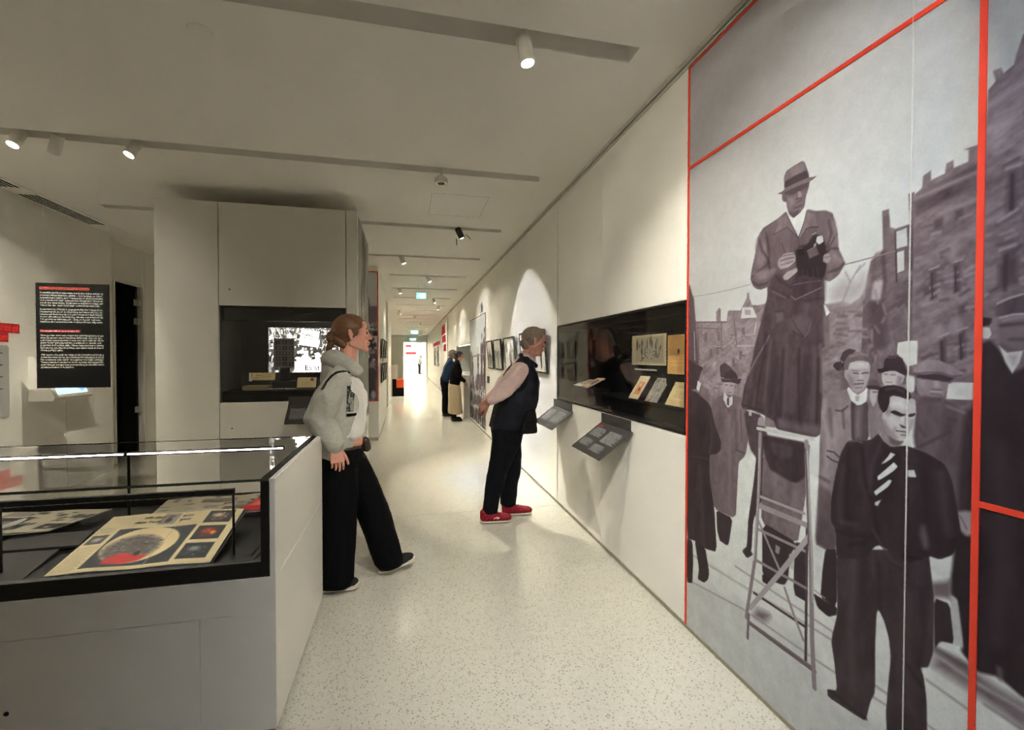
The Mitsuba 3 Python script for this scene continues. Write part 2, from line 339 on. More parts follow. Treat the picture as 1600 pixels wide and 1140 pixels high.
struct('trim_1', CC([bx(W - 0.022, W + 0.03, -3, 33, H - 0.022, H, 0.003), bx(W - 0.012, W + 0.03, -3, 33, H - 0.040, H - 0.028, 0.002)]), RAIL)   # picture rail under the ceiling
struct('baseboard_right', bx(W - 0.004, W + 0.03, -3, 33, 0.0, 0.020, 0.002), KERB)
# left wall, stepping back to a dark doorway
struct('wall_left', CC([bx(XL - .25, XL, -3, 6.74, 0, H + .05), bx(XL - .25, XL - .19, 6.73, 7.16, 0, H + .05), bx(XL - .25, XL - .19, 7.16, 7.80, 2.44, H + .05), bx(XL - .25, XL - .19, 7.80, 8.5, 0, H + .05)]), WALL)
tag('door_1', kind='structure')
xd = XL - .19
add('door_1__frame', CC([bx(xd - .05, xd + .03, 7.80, 7.86, 0, 2.86, .004), bx(xd - .05, xd + .012, 7.12, 7.165, 0, 2.47, .003), bx(xd - .05, xd + .012, 7.12, 7.80, 2.43, 2.47, .003)]), WHITE)
add('door_1__leaf', bx(xd - .62, xd - .05, 7.752, 7.80, 0.01, 2.42, .003), BLACKM)
for z in (0.66, 1.93, 2.2): add('door_1__hinge', bx(xd - .05, xd + .012, 7.70, 7.755, z - .045, z + .045, .004), RAIL)
add('door_1__handle', CC([tube([(xd - .50, 7.752, 1.05), (xd - .50, 7.70, 1.05)], .011), tube([(xd - .50, 7.70, 1.05), (xd - .38, 7.70, 1.05)], .010)]), STEEL)
struct('wall_passage', CC([bx(-5.2, -5.1, 6.5, 8.6, 0, H + .05), bx(-5.2, xd - .06, 6.5, 6.56, 0, H + .05), bx(-5.2, xd - .06, 8.45, 8.5, 0, H + .05)]), BLACKM)
# air outlet strips along the left wall, in the ceiling
tag('trim_2', kind='structure')
add('trim_2__outlet_plate', bx(XL + .005, XL + .215, -3, 6.72, H - .008, H, .002), CEIL)
for y0, y1 in ((1.9, 3.3), (3.75, 5.09), (5.29, 6.30)):
    for k in range(4): add('trim_2__slot', bx(XL + .030 + .042 * k, XL + .052 + .042 * k, y0, y1, H - .0095, H - .0075), BLACKM)
# inner walls on the left of the corridor, end wall and back wall
B2X, B2Y = -0.461, 8.163
def inner(key, x0, x1, y0, y1):
    tag(key, kind='structure')
    add(key + '__wall_face', bx(x0, x1, y0, y1, 0.055, H + .04, .002), WALL)
    add(key + '__plinth', bx(x0 + .02, x1 - .012, y0 + .012, y1 - .012, 0.0, 0.056), RAIL)
inner('wall_inner_1', -4.0, B2X, B2Y, 11.3)
inner('wall_inner_2', -1.2, -0.505, 13.5, 16.2)
struct('wall_inner_3', CC([bx(-1.35, -1.2, 11.3, 33, 0, H + .05), bx(-4, -1.2, 11.25, 11.35, 0, H + .05)]), WALL)
tag('wall_end', kind='structure')
add('wall_end__wall_face', CC([bx(-1.4, -0.20, 33, 33.25, 0, H + .05), bx(-0.20, 1.37, 33, 33.25, 2.46, H + .05), bx(1.37, 1.6, 33, 33.25, 0, H + .05)]), WALL)
struct('wall_far', CC([bx(-2.4, 1.62, 41.2, 41.4, 0, H + .05), bx(-2.5, -2.4, 33.25, 41.4, 0, H + .05), bx(1.40, 1.45, 33.25, 41.4, 0, H + .05)]), WALL)
struct('wall_back', bx(-5.2, 1.62, -3.1, -3, 0, H + .05), WALL)

# ---------------------------------------------------------------- track spotlights
SPOT_LABELS = {0: 'white cylinder spotlight hanging nearest the camera from the first ceiling slot', 1: 'small white tilted spotlight in the ceiling slot above the left wall',
    2: 'white spotlight at the far left end of the ceiling slot', 3: 'black spotlight with barn door pointing at the right wall',
    4: 'bright small spotlight in the ceiling slot just past the black spotlight', 5: 'white spotlight in the slot nearest the front exit sign', 6: 'glowing round spotlight left of the nearest exit sign',
    14: 'small white fitting between two spotlights in the ceiling slot above the left wall',
    7: 'spotlight near the right wall in the slot beyond the nearest exit sign', 9: 'small spotlight left of centre between the nearest and the middle exit sign',
    10: 'small spotlight right of centre between the nearest and the middle exit sign', 11: 'tiny spotlight just before the middle exit sign', 12: 'tiny spotlight just past the middle exit sign', 13: 'farthest tiny spotlight before the end doorway',
    8: 'lit spotlight on the right side of the corridor ceiling beyond the nearest exit sign'}
def lamp_of(mkey): return mkey
def spotlight(i, x, slot, aim, power, half, kind):
    y = SLOTS[slot]; m = BLACK if kind == 'black' else WHITE
    seen = y > 1.5
    t = thing('spotlight', SPOT_LABELS.get(i) or ('tiny lit spotlight far down the corridor ceiling' if seen and i < 15 else 'unseen white track spotlight out of view, placed to light the room'), 'spotlight',
              None if i in SPOT_LABELS else ('far corridor spotlights' if seen and i < 15 else 'unseen spotlights out of view'))
    top, piv = np.array([x, y, H + SD - .002]), np.array([x, y, H - 0.045])
    if i in (1, 2): piv[2] = H - 0.03
    d = np.array(aim, float) - piv; d /= np.linalg.norm(d)
    add(t + '__adapter', bx(x - .05, x + .05, y - .02, y + .02, H + .055, H + SD, .004), m)
    add(t + '__stem', tube([top, piv], 0.010), m)
    R = frame_from(d); L, r = 0.135, 0.036
    prof = [(0, -.055), (r * .8, -.055), (r, -.045), (r, L - .055), (r - .003, L - .055), (r - .006, L - .062), (0, L - .062)]
    add(t + '__housing', at(lathe(prof, 28), R, piv), m, 40)
    if kind == 'black':
        for s in (-1, 1):
            add(t + '__barn_door', at(bx(-.034, .034, s * .036 - .0015, s * .036 + .0015, L - .058, L + .02), R @ rot([1, 0, 0], -s * 22), piv), m)
    lens = at(trimesh.creation.cylinder(r - .008, 0.004, sections=24), R, piv + d * (L - .060))
    key = add(t + '__lens', lens, WHITE)
    if seen: scene[key]['emitter'] = glow('', (1.0, 0.93, 0.78), 14.0 if kind != 'black' else 2.0)
    org = piv + d * (L - .040)
    scene[t + '__beam'] = {'type': 'spot', 'to_world': T().look_at(origin=org.tolist(), target=(org + d).tolist(), up=[0.01, 1, 0.02]), 'intensity': rgb([power * c for c in (NEUTRAL if kind == 'neutral' else WARM)]), 'cutoff_angle': float(half + (0 if kind == 'black' else 14)), 'beam_width': float(half * (0.12 if kind == 'black' else 0.4))}
for i, L in enumerate(LAMPS): spotlight(i, *L)
# unlit round camera-like fitting in the second slot
y = SLOTS[4]
t = thing('ceiling_projector', 'white round ceiling fitting with dark lens hanging in the second slot', 'ceiling camera')
add(t + '__adapter', bx(.235, .345, y - .02, y + .02, H + .055, H + SD, .004), WHITE)
add(t + '__stem', tube([(.283, y, H + SD), (.283, y, H - .06)], .011), WHITE)
add(t + '__housing', at(lathe([(0, .03), (.03, .03), (.052, .008), (.056, -.012), (.050, -.032), (0, -.032)], 32), None, (.283, y, H - .075)), WHITE, 30)
add(t + '__lens', at(lathe([(0, -.006), (.026, -.004), (.03, 0), (0, 0)], 28), None, (.283, y, H - .107)), BLACK)

# exit signs hanging from the ceiling
def exit_sign(x, y, w, h, zc, label):
    t = thing('exit_sign', label, 'exit sign', None)
    add(t + '__hanger', CC([tube([(x - w * .3, y, H + .02), (x - w * .3, y, zc + h / 2)], .004), tube([(x + w * .3, y, H + .02), (x + w * .3, y, zc + h / 2)], .004)]), WHITE)
    add(t + '__casing', bx(x - w / 2 - .008, x + w / 2 + .008, y - .022, y + .022, zc - h / 2 - .008, zc + h / 2 + .012, .003), WHITE)
    for s in (-1, 1):
        k = add(t + '__light_panel', bx(x - w / 2, x + w / 2, y + s * .0235 - .0015, y + s * .0235 + .0015, zc - h / 2, zc + h / 2), WHITE)
        scene[k]['emitter'] = glow('', (0.13, 0.80, 0.74), 0.85)
    # the running figure, arrow and doorway, white on green
    pic = CC([bx(x + w * .14, x + w * .36, y - .0275, y - .0255, zc - h * .36, zc + h * .36), bx(x - w * .40, x - w * .16, y - .0275, y - .0255, zc - h * .05, zc + h * .05),
              at(trimesh.creation.cylinder(h * .09, .002, sections=14), rot([1, 0, 0], 90), (x - w * .02, y - .0265, zc + h * .3)), bx(x - w * .06, x + w * .04, y - .0275, y - .0255, zc - h * .1, zc + h * .2),
              bx(x - w * .10, x - w * .02, y - .0275, y - .0255, zc - h * .36, zc - h * .08), bx(x + .0, x + w * .1, y - .0275, y - .0255, zc - h * .3, zc - h * .1)])
    k = add(t + '__pictogram', pic, WHITE); scene[k]['emitter'] = glow('', (0.85, 1.0, 1.0), 1.2)
exit_sign(0.310, 10.0, 0.20, 0.125, 2.715, 'bright turquoise exit sign hanging nearest in the corridor')
exit_sign(0.385, 23.0, 0.36, 0.18, 2.63, 'smaller turquoise exit sign hanging further down the corridor')
exit_sign(0.44, 32.2, 0.42, 0.18, 2.62, 'farthest exit sign above the doorway at the corridor end')
# ---------------------------------------------------------------- glass display case at the left front
VX1, VY0, VY1, VZ = -0.476, 1.863, 2.835, 0.968
VX0 = -2.9
t = thing('display_case', 'long low white display case with glass top and black frame at left front', 'display case')
add(t + '__base', CC([bx(VX0, VX1 - .022, VY0 + .02, VY1, 0.06, 0.56, .002), bx(VX0 + .03, VX1 - .05, VY0 + .06, VY1 - .05, 0, .06)]), WHITE)
add(t + '__front_board', CC([bx(VX0, VX1 - .001, VY0, VY0 + .021, 0.472, 0.605, .0015), bx(-.7285, VX1 - .001, VY0, VY0 + .021, 0.03, 0.472, .0015), bx(VX0, -.7285, VY0 + .004, VY0 + .021, 0.03, 0.4725)]), WHITE)
a = add(t + '__access_panel', bx(VX0, -.7315, VY0, VY0 + .018, 0.03, 0.4690, .001), WHITE)
add(a + '__keyhole', at(lathe([(0, 0), (.0075, 0), (.0075, .0015), (.0055, .003), (0, .003)], 18), rot([1, 0, 0], 90), (-1.306, VY0, 0.228)), BLACK)
add(t + '__side_board', bx(VX1 - .022, VX1, VY0 + .001, VY1, 0.03, 0.6003, .003), WHITE)
add(t + '__side_cheek', bx(VX1 - .022, VX1, VY0 + .0, VY1, 0.6012, VZ + .003, .003), WHITE)
xs = VX1 - .022
add(t + '__frame', CC([bx(VX0, xs, VY0 + .002, VY0 + .03, 0.605, 0.662, .001), bx(xs - .030, xs, VY0 + .002, VY0 + .03, 0.662, VZ - .006, .001), bx(xs - .026, xs, VY0 + .03, VY1, 0.60, VZ - .005, .001),
                       bx(VX0, xs, VY1 - .03, VY1, 0.56, 0.665, .001), bx(xs - .03, xs, VY1 - .03, VY1, .66, VZ - .006, .001)]), BLACK)
add(t + '__tray', bx(VX0, xs - .026, VY0 + .03, VY1 - .03, 0.60, 0.632), TRAY)
add(t + '__tray_rim', CC([tube([(-.62, 1.925, .633), (-.585, 1.945, .633), (-.575, 2.02, .633), (-.575, 2.3, .633)], .0025, 6), tube([(-1.6, 1.918, .633), (-.62, 1.925, .633)], .0025, 6)]), BLACK)
add(t + '__vent_slot', bx(-.604, -.597, 2.0, 2.13, .6315, .6335), BLACKM)
gl = 0.0
add(t + '__front_glass', trimesh.Trimesh([[VX0, VY0 + .004, .662], [xs - .03, VY0 + .004, .662], [xs - .03, VY0 + .004, VZ - .004], [VX0, VY0 + .004, VZ - .004]], [[0, 1, 2], [0, 2, 3]]), 'mat_clear_pane')
add(t + '__top_glass', trimesh.Trimesh([[VX0, VY0 + .004, VZ], [xs - .03, VY0 + .004, VZ], [xs - .03, VY1 - .004, VZ], [VX0, VY1 - .004, VZ]], [[0, 1, 2], [0, 2, 3]]), PANE)
add(t + '__glass_edge', CC([bx(VX0, xs - .002, VY0 + .001, VY0 + .006, VZ - .007, VZ + .0015), bx(VX0, xs - .002, VY1 - .006, VY1 - .002, VZ - .004, VZ + .001)]), mat('glass_edge', (0.035, 0.045, 0.04), 0.25))
add(t + '__top_border', bx(xs - .031, xs, VY0 + .006, VY1 - .002, VZ - .004, VZ + .0012), BLACK)
# light bars on thin black posts
def light_bar(x0, x1, y, z, front=False):
    k = add(t + '__light_bar', bx(x0, x1, y - .010, y + .010, z - .010, z + .010, .001), BLACK)
    e = add(k + '__led_strip', trimesh.Trimesh([[x0 + .02, y - .008, z - .0108], [x1 - .02, y - .008, z - .0108], [x1 - .02, y + .008, z - .0108], [x0 + .02, y + .008, z - .0108]], [[0, 2, 1], [0, 3, 2]]) if front else bx(x0 + .004, x1 - .004, y - .0145, y - .0105, z - .003, z + .005), WHITE)
    scene[e]['emitter'] = glow('', (1.0, 0.93, 0.80), 7.0 if front else 10.0)
    for x in ((x0 + .004, x1 - .004) if front else (x0 + .004,)): add(k + '__post', tube([(x, y, .63), (x, y, z)], .0045 if front else .006), BLACK)
light_bar(-1.435, -.668, 2.03, .888, True)
light_bar(-2.30, -1.475, 2.03, .888, True)
light_bar(-1.322, -.62, 2.60, .948)
light_bar(-2.60, -1.330, 2.60, .948)

# magazines lying in the case on dark cradles
def spread(label, p00, p10, p11, p01, painter, seed, nu=150, nv=100, thick=.004, key='magazine', m=None):
    P = [np.array(p, float) for p in (p00, p10, p11, p01)]
    sh = Sheet(np.linspace(0, 1, nu), np.linspace(0, 1, nv), 200, neutral); painter(sh)
    def to3(u, v): return ((1 - u) * (1 - v))[..., None] * P[0] + (u * (1 - v))[..., None] * P[1] + (u * v)[..., None] * P[2] + ((1 - u) * v)[..., None] * P[3] + np.array([0, 0, 1.0]) * (0.004 * np.sin(u * math.pi * 2) ** 2 * 1.0)[..., None]
    mesh, c = sh.mesh(to3); n = np.cross(P[1] - P[0], P[3] - P[0]); n /= np.linalg.norm(n)
    if mesh.face_normals[0] @ n < 0: mesh.faces = mesh.faces[:, ::-1]
    b = trimesh.convex.convex_hull(np.vstack([np.array(P) - n * .0005, np.array(P) - n * thick])); b.unmerge_vertices()
    return add(key, CC([mesh, b]), m or PRINT, False, color=np.vstack([c, np.full((len(b.vertices), 3), 0.55)]), label=label, cat='magazine' if key == 'magazine' else 'document')
CREAM = np.array([222, 205, 160.0])
def photo_spread(sh):
    g = f2(sh.uu * 6, sh.vv * 6, 3, 4)[..., None]; sh.c[:] = CREAM * (0.93 + .1 * g)
    q = lambda a, b, c, d: np.array([(a, b), (c, b), (c, d), (a, d)])
    navy = np.array([28, 34, 40.0])
    sh.poly(q(.165, .055, .715, .70), navy, .008)
    sh.oval(.42, .40, .25, .315, np.array([226, 206, 158.0]), .06)
    sh.oval(.38, .34, .21, .26, np.array([88, 82, 78.0]), .30)
    r = np.random.default_rng(3)
    for _ in range(110):
        a, d = r.uniform(0, 6.28), r.uniform(0, 1) ** .6
        sh.oval(.38 + .19 * d * math.cos(a), .36 + .22 * d * math.sin(a), r.uniform(.008, .03), r.uniform(.006, .02), np.array([1, .97, .93]) * r.uniform(40, 150), .8)
    sh.poly(np.array([(.27, .10), (.40, .085), (.50, .13), (.53, .21), (.44, .225), (.36, .27), (.28, .20)]), np.array([196, 46, 44.0]), .03, 1)
    sh.oval(.45, .25, .025, .05, np.array([30, 26, 28.0]), .5)
    for a, b, c0, c1, c2 in ((.72, .97, (70, 56, 48), (205, 180, 150), (120, 60, 52)), (.40, .66, (78, 24, 18), (190, 70, 34), (240, 150, 70)), (.08, .34, (26, 34, 40), (120, 130, 126), (50, 62, 66))):
        sh.poly(q(.745, a - .0, .945, b), navy, .008); m = (a + b) / 2
        sh.oval(.845, m, .085, .105, np.array(c0, float), .3); sh.oval(.83, m + .03, .06, .06, np.array(c1, float), .7); sh.oval(.88, m - .01, .03, .05, np.array(c2, float), .8)
        for _ in range(14): sh.oval(.845 + r.uniform(-.07, .07), m + r.uniform(-.08, .08), r.uniform(.006, .02), .012, np.array(c1) * r.uniform(.3, 1.1), .8)
    sh.poly(q(.40, .76, .52, .985), np.array([150, 140, 128.0]), .01); sh.oval(.46, .84, .03, .06, np.array([36, 32, 34.0]), .4); sh.oval(.46, .92, .04, .04, np.array([96, 88, 82.0]), .6)
    sh.poly(q(.02, .46, .13, .62), np.array([70, 66, 62.0]), .01); sh.oval(.075, .54, .045, .055, np.array([170, 166, 158.0]), .7)
    for k in range(26):
        v = .04 + k * .015
        sh.stroke([(.015, v), (.148 - .02 * ((k * 7) % 3 == 0), v)], np.array([150, 136, 104.0]), .005, .006)
    for k in range(5): sh.stroke([(.015, .66 + k * .022), (.13, .66 + k * .022)], np.array([150, 136, 104.0]), .005, .006)
    sh.stroke([(.56, 0), (.56, 1)], np.array([176, 160, 122.0]), .004, .01)
A0, A1, A2, A3 = (-1.243, 1.935, .650), (-.722, 1.935, .650), (-.738, 2.365, .716), (-1.257, 2.365, .716)
mg = spread('open cream magazine with large round fisheye photograph on navy ground in the display case', A0, A1, A2, A3, photo_spread, 3, 260, 170)
def on_page(u, v): return (1 - v) * ((1 - u) * np.array(A0) + u * np.array(A1)) + v * ((1 - u) * np.array(A3) + u * np.array(A2)) + np.array([0, 0, .0042 * math.sin(u * math.pi * 2) ** 2 + .0012])
R_, U_ = np.array(A1) - np.array(A0), np.array(A3) - np.array(A0)
for s, u, v in (('Wir sind', .265, .88), ('dem Turm', .225, .79), ('aufs Dach', .545, .90), ('gestiegen', .545, .82)):
    add(mg + '__headline', place_text(text(s, .0155, .0006, True), on_page(u, v), R_, U_), INK)
add('magazine_cradle', CC([quadbox((-1.26, 1.92, .640), (-.715, 1.92, .640), (-.725, 2.375, .709), (-1.265, 2.375, .709), .006), bx(-1.2, -.78, 2.34, 2.37, .632, .702), bx(-1.2, -.78, 1.93, 1.95, .632, .640)]), DARKGREY,
    label='dark sloping cradle under the open fisheye magazine', cat='book cradle')
def flat_pages(seed, reds):
    def fn(sh):
        r = np.random.default_rng(seed); sh.c[:] = np.array([186, 178, 154.0])
        for _ in range(9):
            u, v, w, h = r.uniform(0, .9), r.uniform(0, .8), r.uniform(.1, .3), r.uniform(.15, .4)
            sh.poly([(u, v), (u + w, v), (u + w, v + h), (u, v + h)], np.array([1, .96, .9]) * r.uniform(30, 150), .02)
        for _ in range(50): sh.oval(r.uniform(0, 1), r.uniform(0, 1), r.uniform(.01, .06), r.uniform(.01, .08), np.array([1, .96, .92]) * r.uniform(30, 200), .7)
        if reds: sh.poly([(.62, 0), (1, 0), (1, 1), (.78, 1)], np.array([176, 36, 40.0]), .03); sh.poly([(.7, .3), (.95, .25), (.95, .5), (.75, .6)], np.array([214, 120, 96.0]), .1)
    return fn
k = spread('picture magazine with red cover edge lying flat at the back of the display case', (-1.20, 2.50, .655), (-.60, 2.50, .660), (-.60, 2.755, .676), (-1.22, 2.755, .672), flat_pages(5, True), 5)
add('magazine_cradle', bx(-1.18, -.62, 2.50, 2.75, .632, .651, .002), DARKGREY, label='low dark cradle under the red edged magazine', cat='book cradle')
k = spread('grey picture magazine lying open at the left back of the display case', (-1.95, 2.28, .690), (-1.50, 2.36, .676), (-1.40, 2.62, .680), (-1.95, 2.62, .694), flat_pages(8, False), 8)
add('magazine_cradle', CC([bx(-1.9, -1.52, 2.40, 2.60, .632, .672, .002)]), BLACK, label='black block under the grey magazine at the left back', cat='book cradle')
add('caption_board', quadbox((-1.62, 1.94, .634), (-1.32, 1.94, .634), (-1.36, 2.20, .650), (-1.62, 2.20, .650), .006), DARKGREY, label='dark caption board lying left of the open fisheye magazine', cat='caption board')
add('caption_board', quadbox((-1.62, 2.215, .655), (-1.30, 2.215, .655), (-1.33, 2.36, .665), (-1.62, 2.36, .665), .008), DARKGREY, label='second dark caption board behind the first, near the grey magazine', cat='caption board')

# ---------------------------------------------------------------- tall white cabinet with a glazed niche
CX0, CX1, CYF, CYB, CZT = -2.145, -0.4535, 4.65, 5.92, 2.81
NX0, NX1, NZ0, NZ1 = -1.64, -.572, 1.006, 1.886
t = cab = thing('exhibition_cabinet', 'tall free-standing white exhibition cabinet with glazed niche left of the corridor', 'cabinet')
g = .0025; d = .03
for nm, a in (('left_board', (CX0, -1.647, .03, CZT)), ('top_board', (-1.642, NX1 + .012, NZ1, CZT)), ('bottom_board', (-1.642, NX1 + .012, .03, NZ0)), ('right_board', (NX1 + .017, CX1, .03, CZT))):
    add(t + '__' + nm, bx(a[0], a[1] - g * 0, CYF, CYF + d, a[2], a[3], .0015), WHITE)
add(t + '__carcass', CC([bx(CX0 + .002, CX0 + .03, CYF + d, CYB, .03, CZT), bx(CX0 + .03, NX0 - .03, CYF + d, CYF + d + .02, .03, CZT - .002), bx(CX0, CX1, CYB - .03, CYB, .03, CZT), bx(CX0, CX1 - .03, CYF + d, CYB, CZT - .03, CZT - .003),
                         bx(CX0 + .03, CX1 - .03, CYF + .03, CYB - .03, 0, .05)]), WHITE)
add(t + '__side_wall', bx(CX1 - .03, CX1, CYF + d, CYB, .03, CZT, .0015), WHITE)
add(t + '__niche', CC([bx(NX0 - .03, NX0, CYF + d, CYF + .55, NZ0 - .03, NZ1 + .03), bx(NX1, NX1 + .03, CYF + d, CYF + .55, NZ0 - .03, NZ1 + .03), bx(NX0, NX1, CYF + d, CYF + .55, NZ1, NZ1 + .03), bx(NX0, NX1, CYF + d, CYF + .55, NZ0 - .03, NZ0), bx(NX0 - .03, NX1 + .03, CYF + .55, CYF + .58, NZ0 - .03, NZ1 + .03)]), mat('niche_grey', (.05, .049, .044), .7, spec=.2))
add(t + '__niche_valance', bx(NX0, NX1, CYF + .06, CYF + .10, 1.755, NZ1), BLACK)
add(t + '__niche_plinth', bx(NX0, NX1, CYF + .05, CYF + .50, NZ0, 1.105, .002), BLACKM)
add(t + '__pane', trimesh.Trimesh([[NX0, CYF + .012, NZ0], [NX1 + .012, CYF + .012, NZ0], [NX1 + .012, CYF + .012, NZ1], [NX0, CYF + .012, NZ1]], [[0, 1, 2], [0, 2, 3]]), PANE)
for x in (-1.02, -.84):
    k = add(t + '__niche_light', at(trimesh.creation.cylinder(.010, .006, sections=14), None, (x, CYF + .30, NZ1 - .012)), WHITE)
    scene[k]['emitter'] = glow('', (1, .9, .7), 60.0)
k = add(t + '__niche_tube', bx(NX0 + .06, NX1 - .06, CYF + .115, CYF + .130, NZ1 - .02, NZ1 - .006), WHITE); scene[k]['emitter'] = glow('', (1, .93, .8), 3.0)
for x, z in ((-1.555, 2.03), (-1.545, .77)): add(t + '__keyhole', at(lathe([(0, 0), (.007, 0), (.006, .002), (0, .003)], 14), rot([1, 0, 0], 90), (x, CYF, z)), BLACK)
# back-lit crowd photograph in the niche
def lit_crowd(sh, w, h):
    sh.c[:] = neutral(50 + 120 * f2(sh.uu * 30, sh.vv * 30, 3, 9) ** 2); r = np.random.default_rng(2)
    for _ in range(240):
        sh.oval(r.uniform(0, w), r.uniform(.45, 1) * h, r.uniform(.004, .018), r.uniform(.004, .014), r.uniform(20, 250), .6)
    crowd(sh, 0, w, .12 * h, 1.0 * h, .062, 21, 22, 245, .25)
    P = lambda *q: [(x * w, y * h) for x, y in q]
    for u, v, s_ in ((.60, .36, .10), (.77, .55, .085), (.90, .5, .08), (.45, .42, .075), (.36, .30, .08)):
        sh.poly([(u * w - s_ * .75, .1 * h), (u * w + s_ * .75, .1 * h), (u * w + s_ * .55, v * h - .4 * s_), (u * w, v * h - .2 * s_), (u * w - s_ * .55, v * h - .4 * s_)], 225, .006, 1)
        sh.oval(u * w, v * h, .26 * s_, .36 * s_, 236, .25); sh.oval(u * w, v * h - .05 * s_, .15 * s_, .2 * s_, 190, .8); sh.oval(u * w, v * h + .26 * s_, .28 * s_, .14 * s_, 205, .3)
        for k in range(3): sh.stroke([(u * w + (k - 1) * .25 * s_, v * h - .5 * s_), (u * w + (k - 1) * .35 * s_, .14 * h)], 150, .006, .01)
    sh.oval(.72 * w, .33 * h, .035, .055, 24, .3); sh.oval(.36 * w, .38 * h, .04, .018, 24, .4)
    sh.poly(P((.37, .62), (.60, .56), (.63, .92), (.40, .97)), 244, .004); sh.poly(P((.62, .56), (.66, .56), (.66, .80), (.64, .84)), 60, .004)
    sh.poly(P((.30, 0), (.80, 0), (.80, .14), (.33, .15)), 242, .004); sh.poly(P((.82, .88), (1, .86), (1, 1), (.82, 1)), 235, .004)
    for k in range(12): sh.stroke(P((.02 + .02 * k, .99), (.06 + .02 * k + r.uniform(-.02, .06), .62)), r.uniform(30, 250), .006, .004)
px0, px1, pz0, pz1, py = -1.325, NX1, 1.268, 1.712, CYF + .33
sh = Sheet(np.linspace(0, px1 - px0, 330), np.linspace(0, pz1 - pz0, 196), 200, neutral); lit_crowd(sh, px1 - px0, pz1 - pz0)
_pm, _pc = sheet_slab(sh, (px0, py, pz0), (1, 0, 0), (0, 0, 1), .012, 1.0, (0, 0, 0))
k = add_sheet(t + '__backlit_photograph', sh, (px0, py, pz0), (1, 0, 0), (0, 0, 1), .012, label='glowing black and white crowd photograph')
scene[k] = mikit.ply(_pm, PRINT, False, color=np.clip(_pc, 0, 1) ** 1.05 * 1.9); scene[k]['emitter'] = {'type': 'area', 'radiance': VC}
for s, x, z, hgt, b in (('Satiri', .41, .825, .030, True), ('RUUZ', .435, .745, .026, True), ('Esist n', .44, .05, .045, True)):
    k = add(t + '__banner_lettering', place_text(text(s, hgt, .002, b), (px0 + x * (px1 - px0), py - .003, pz0 + z * (pz1 - pz0)), (1, 0, -.16 if z > .5 else -.02), (.16 if z > .5 else 0.02, 0, 1)), INK)
# exhibits in the niche
def contact(sh):
    sh.c[:] = neutral(95 - 25 * f2(sh.uu * 20, sh.vv * 20, 2, 3)); r = np.random.default_rng(9)
    for i in range(3):
        for j in range(5):
            u, v = .02 + i * .058, .02 + j * .052
            sh.poly([(u, v), (u + .042, v), (u + .042, v + .034), (u, v + .034)], r.uniform(25, 55), .004); sh.oval(u + .02, v + .017, .008, .01, r.uniform(80, 150), .7)
sh = Sheet(np.linspace(0, .185, 74), np.linspace(0, .285, 100), 90, neutral); contact(sh)
add_sheet('contact_sheet', sh, (-1.245, CYF + .20, 1.315), (1, 0, 0), (0, 0, 1), .004, label='grey contact sheet of small frames standing before the backlit crowd photograph', cat='photograph')
add('contact_sheet_stand', CC([bx(-1.19, -1.10, CYF + .207, CYF + .217, 1.10, 1.5), bx(-1.22, -1.07, CYF + .17, CYF + .25, 1.105, 1.118)]), BLACK, label='black upright stand holding the grey contact sheet', cat='stand')
def envelope(sh):
    sh.c[:] = np.array([206, 186, 138.0]) * (.94 + .1 * f2(sh.uu * 40, sh.vv * 40, 2, 1)[..., None])
    sh.poly([(.118, .066), (.145, .066), (.145, .095), (.118, .095)], np.array([110, 50, 58.0]), .003)
    for k in range(3): sh.stroke([(.04, .05 - k * .012), (.11 - .01 * k, .05 - k * .012)], np.array([150, 128, 90.0]), .002, .002)
sh = Sheet(np.linspace(0, .17, 68), np.linspace(0, .10, 40), 200, neutral); envelope(sh)
u = np.array([0, .35, 1.0]); u /= np.linalg.norm(u)
add_sheet('postcard', sh, (-1.02, CYF + .11, 1.128), (1, 0, 0), u, .003, label='cream stamped postcard leaning on the shelf of the cabinet niche', cat='postcard')
add('postcard_rest', quadbox((-1.03, CYF + .118, 1.119), (-.84, CYF + .118, 1.119), (-.84, CYF + .156, 1.228), (-1.03, CYF + .156, 1.228), .008), BLACK, label='black rest behind the cream postcard', cat='stand')
add('niche_shelf', bx(-1.26, -.62, CYF + .09, CYF + .30, 1.105, 1.118, .002), DARKGREY, label='thin grey shelf board carrying the postcard in the niche', cat='shelf')
add('camera_box', bx(-1.245, -1.02, CYF + .14, CYF + .24, 1.1185, 1.19, .006), BLACK, label='black camera case lying left of the cream postcard', cat='camera case')
def cream_book(sh):
    sh.c[:] = np.array([196, 178, 130.0]) * (.9 + .16 * f2(sh.uu * 30, sh.vv * 30, 2, 6)[..., None]); sh.stroke([(.03, .045), (.16, .052)], np.array([90, 78, 56.0]), .004, .003); sh.stroke([(.03, .028), (.17, .034)], np.array([90, 78, 56.0]), .003, .003)
sh = Sheet(np.linspace(0, .20, 60), np.linspace(0, .075, 30), 200, neutral); cream_book(sh)
add_sheet('printed_leaflet', sh, (-1.425, CYF + .16, 1.20), (1, 0, 0), (0, .3, .95), .006, label='yellowed printed leaflet standing at the left of the niche', cat='leaflet')
add('paper_roll', CC([tube([(-1.425, CYF + .12, 1.192), (-1.425, CYF + .12, 1.272)], .012, 14)]), SOLE, label='small upright cream roll beside the yellowed leaflet', cat='paper roll')
add('document_box', bx(-1.49, -1.27, CYF + .10, CYF + .24, 1.106, 1.150, .003), mat('kraft', lin(120, 108, 84), .8), label='flat brown document box under the yellowed leaflet', cat='box')
add('letter_opener', bx(-1.27, -1.02, CYF + .085, CYF + .10, 1.119, 1.124, .002), SOLE, label='long thin pale paper knife lying before the black camera case', cat='paper knife')
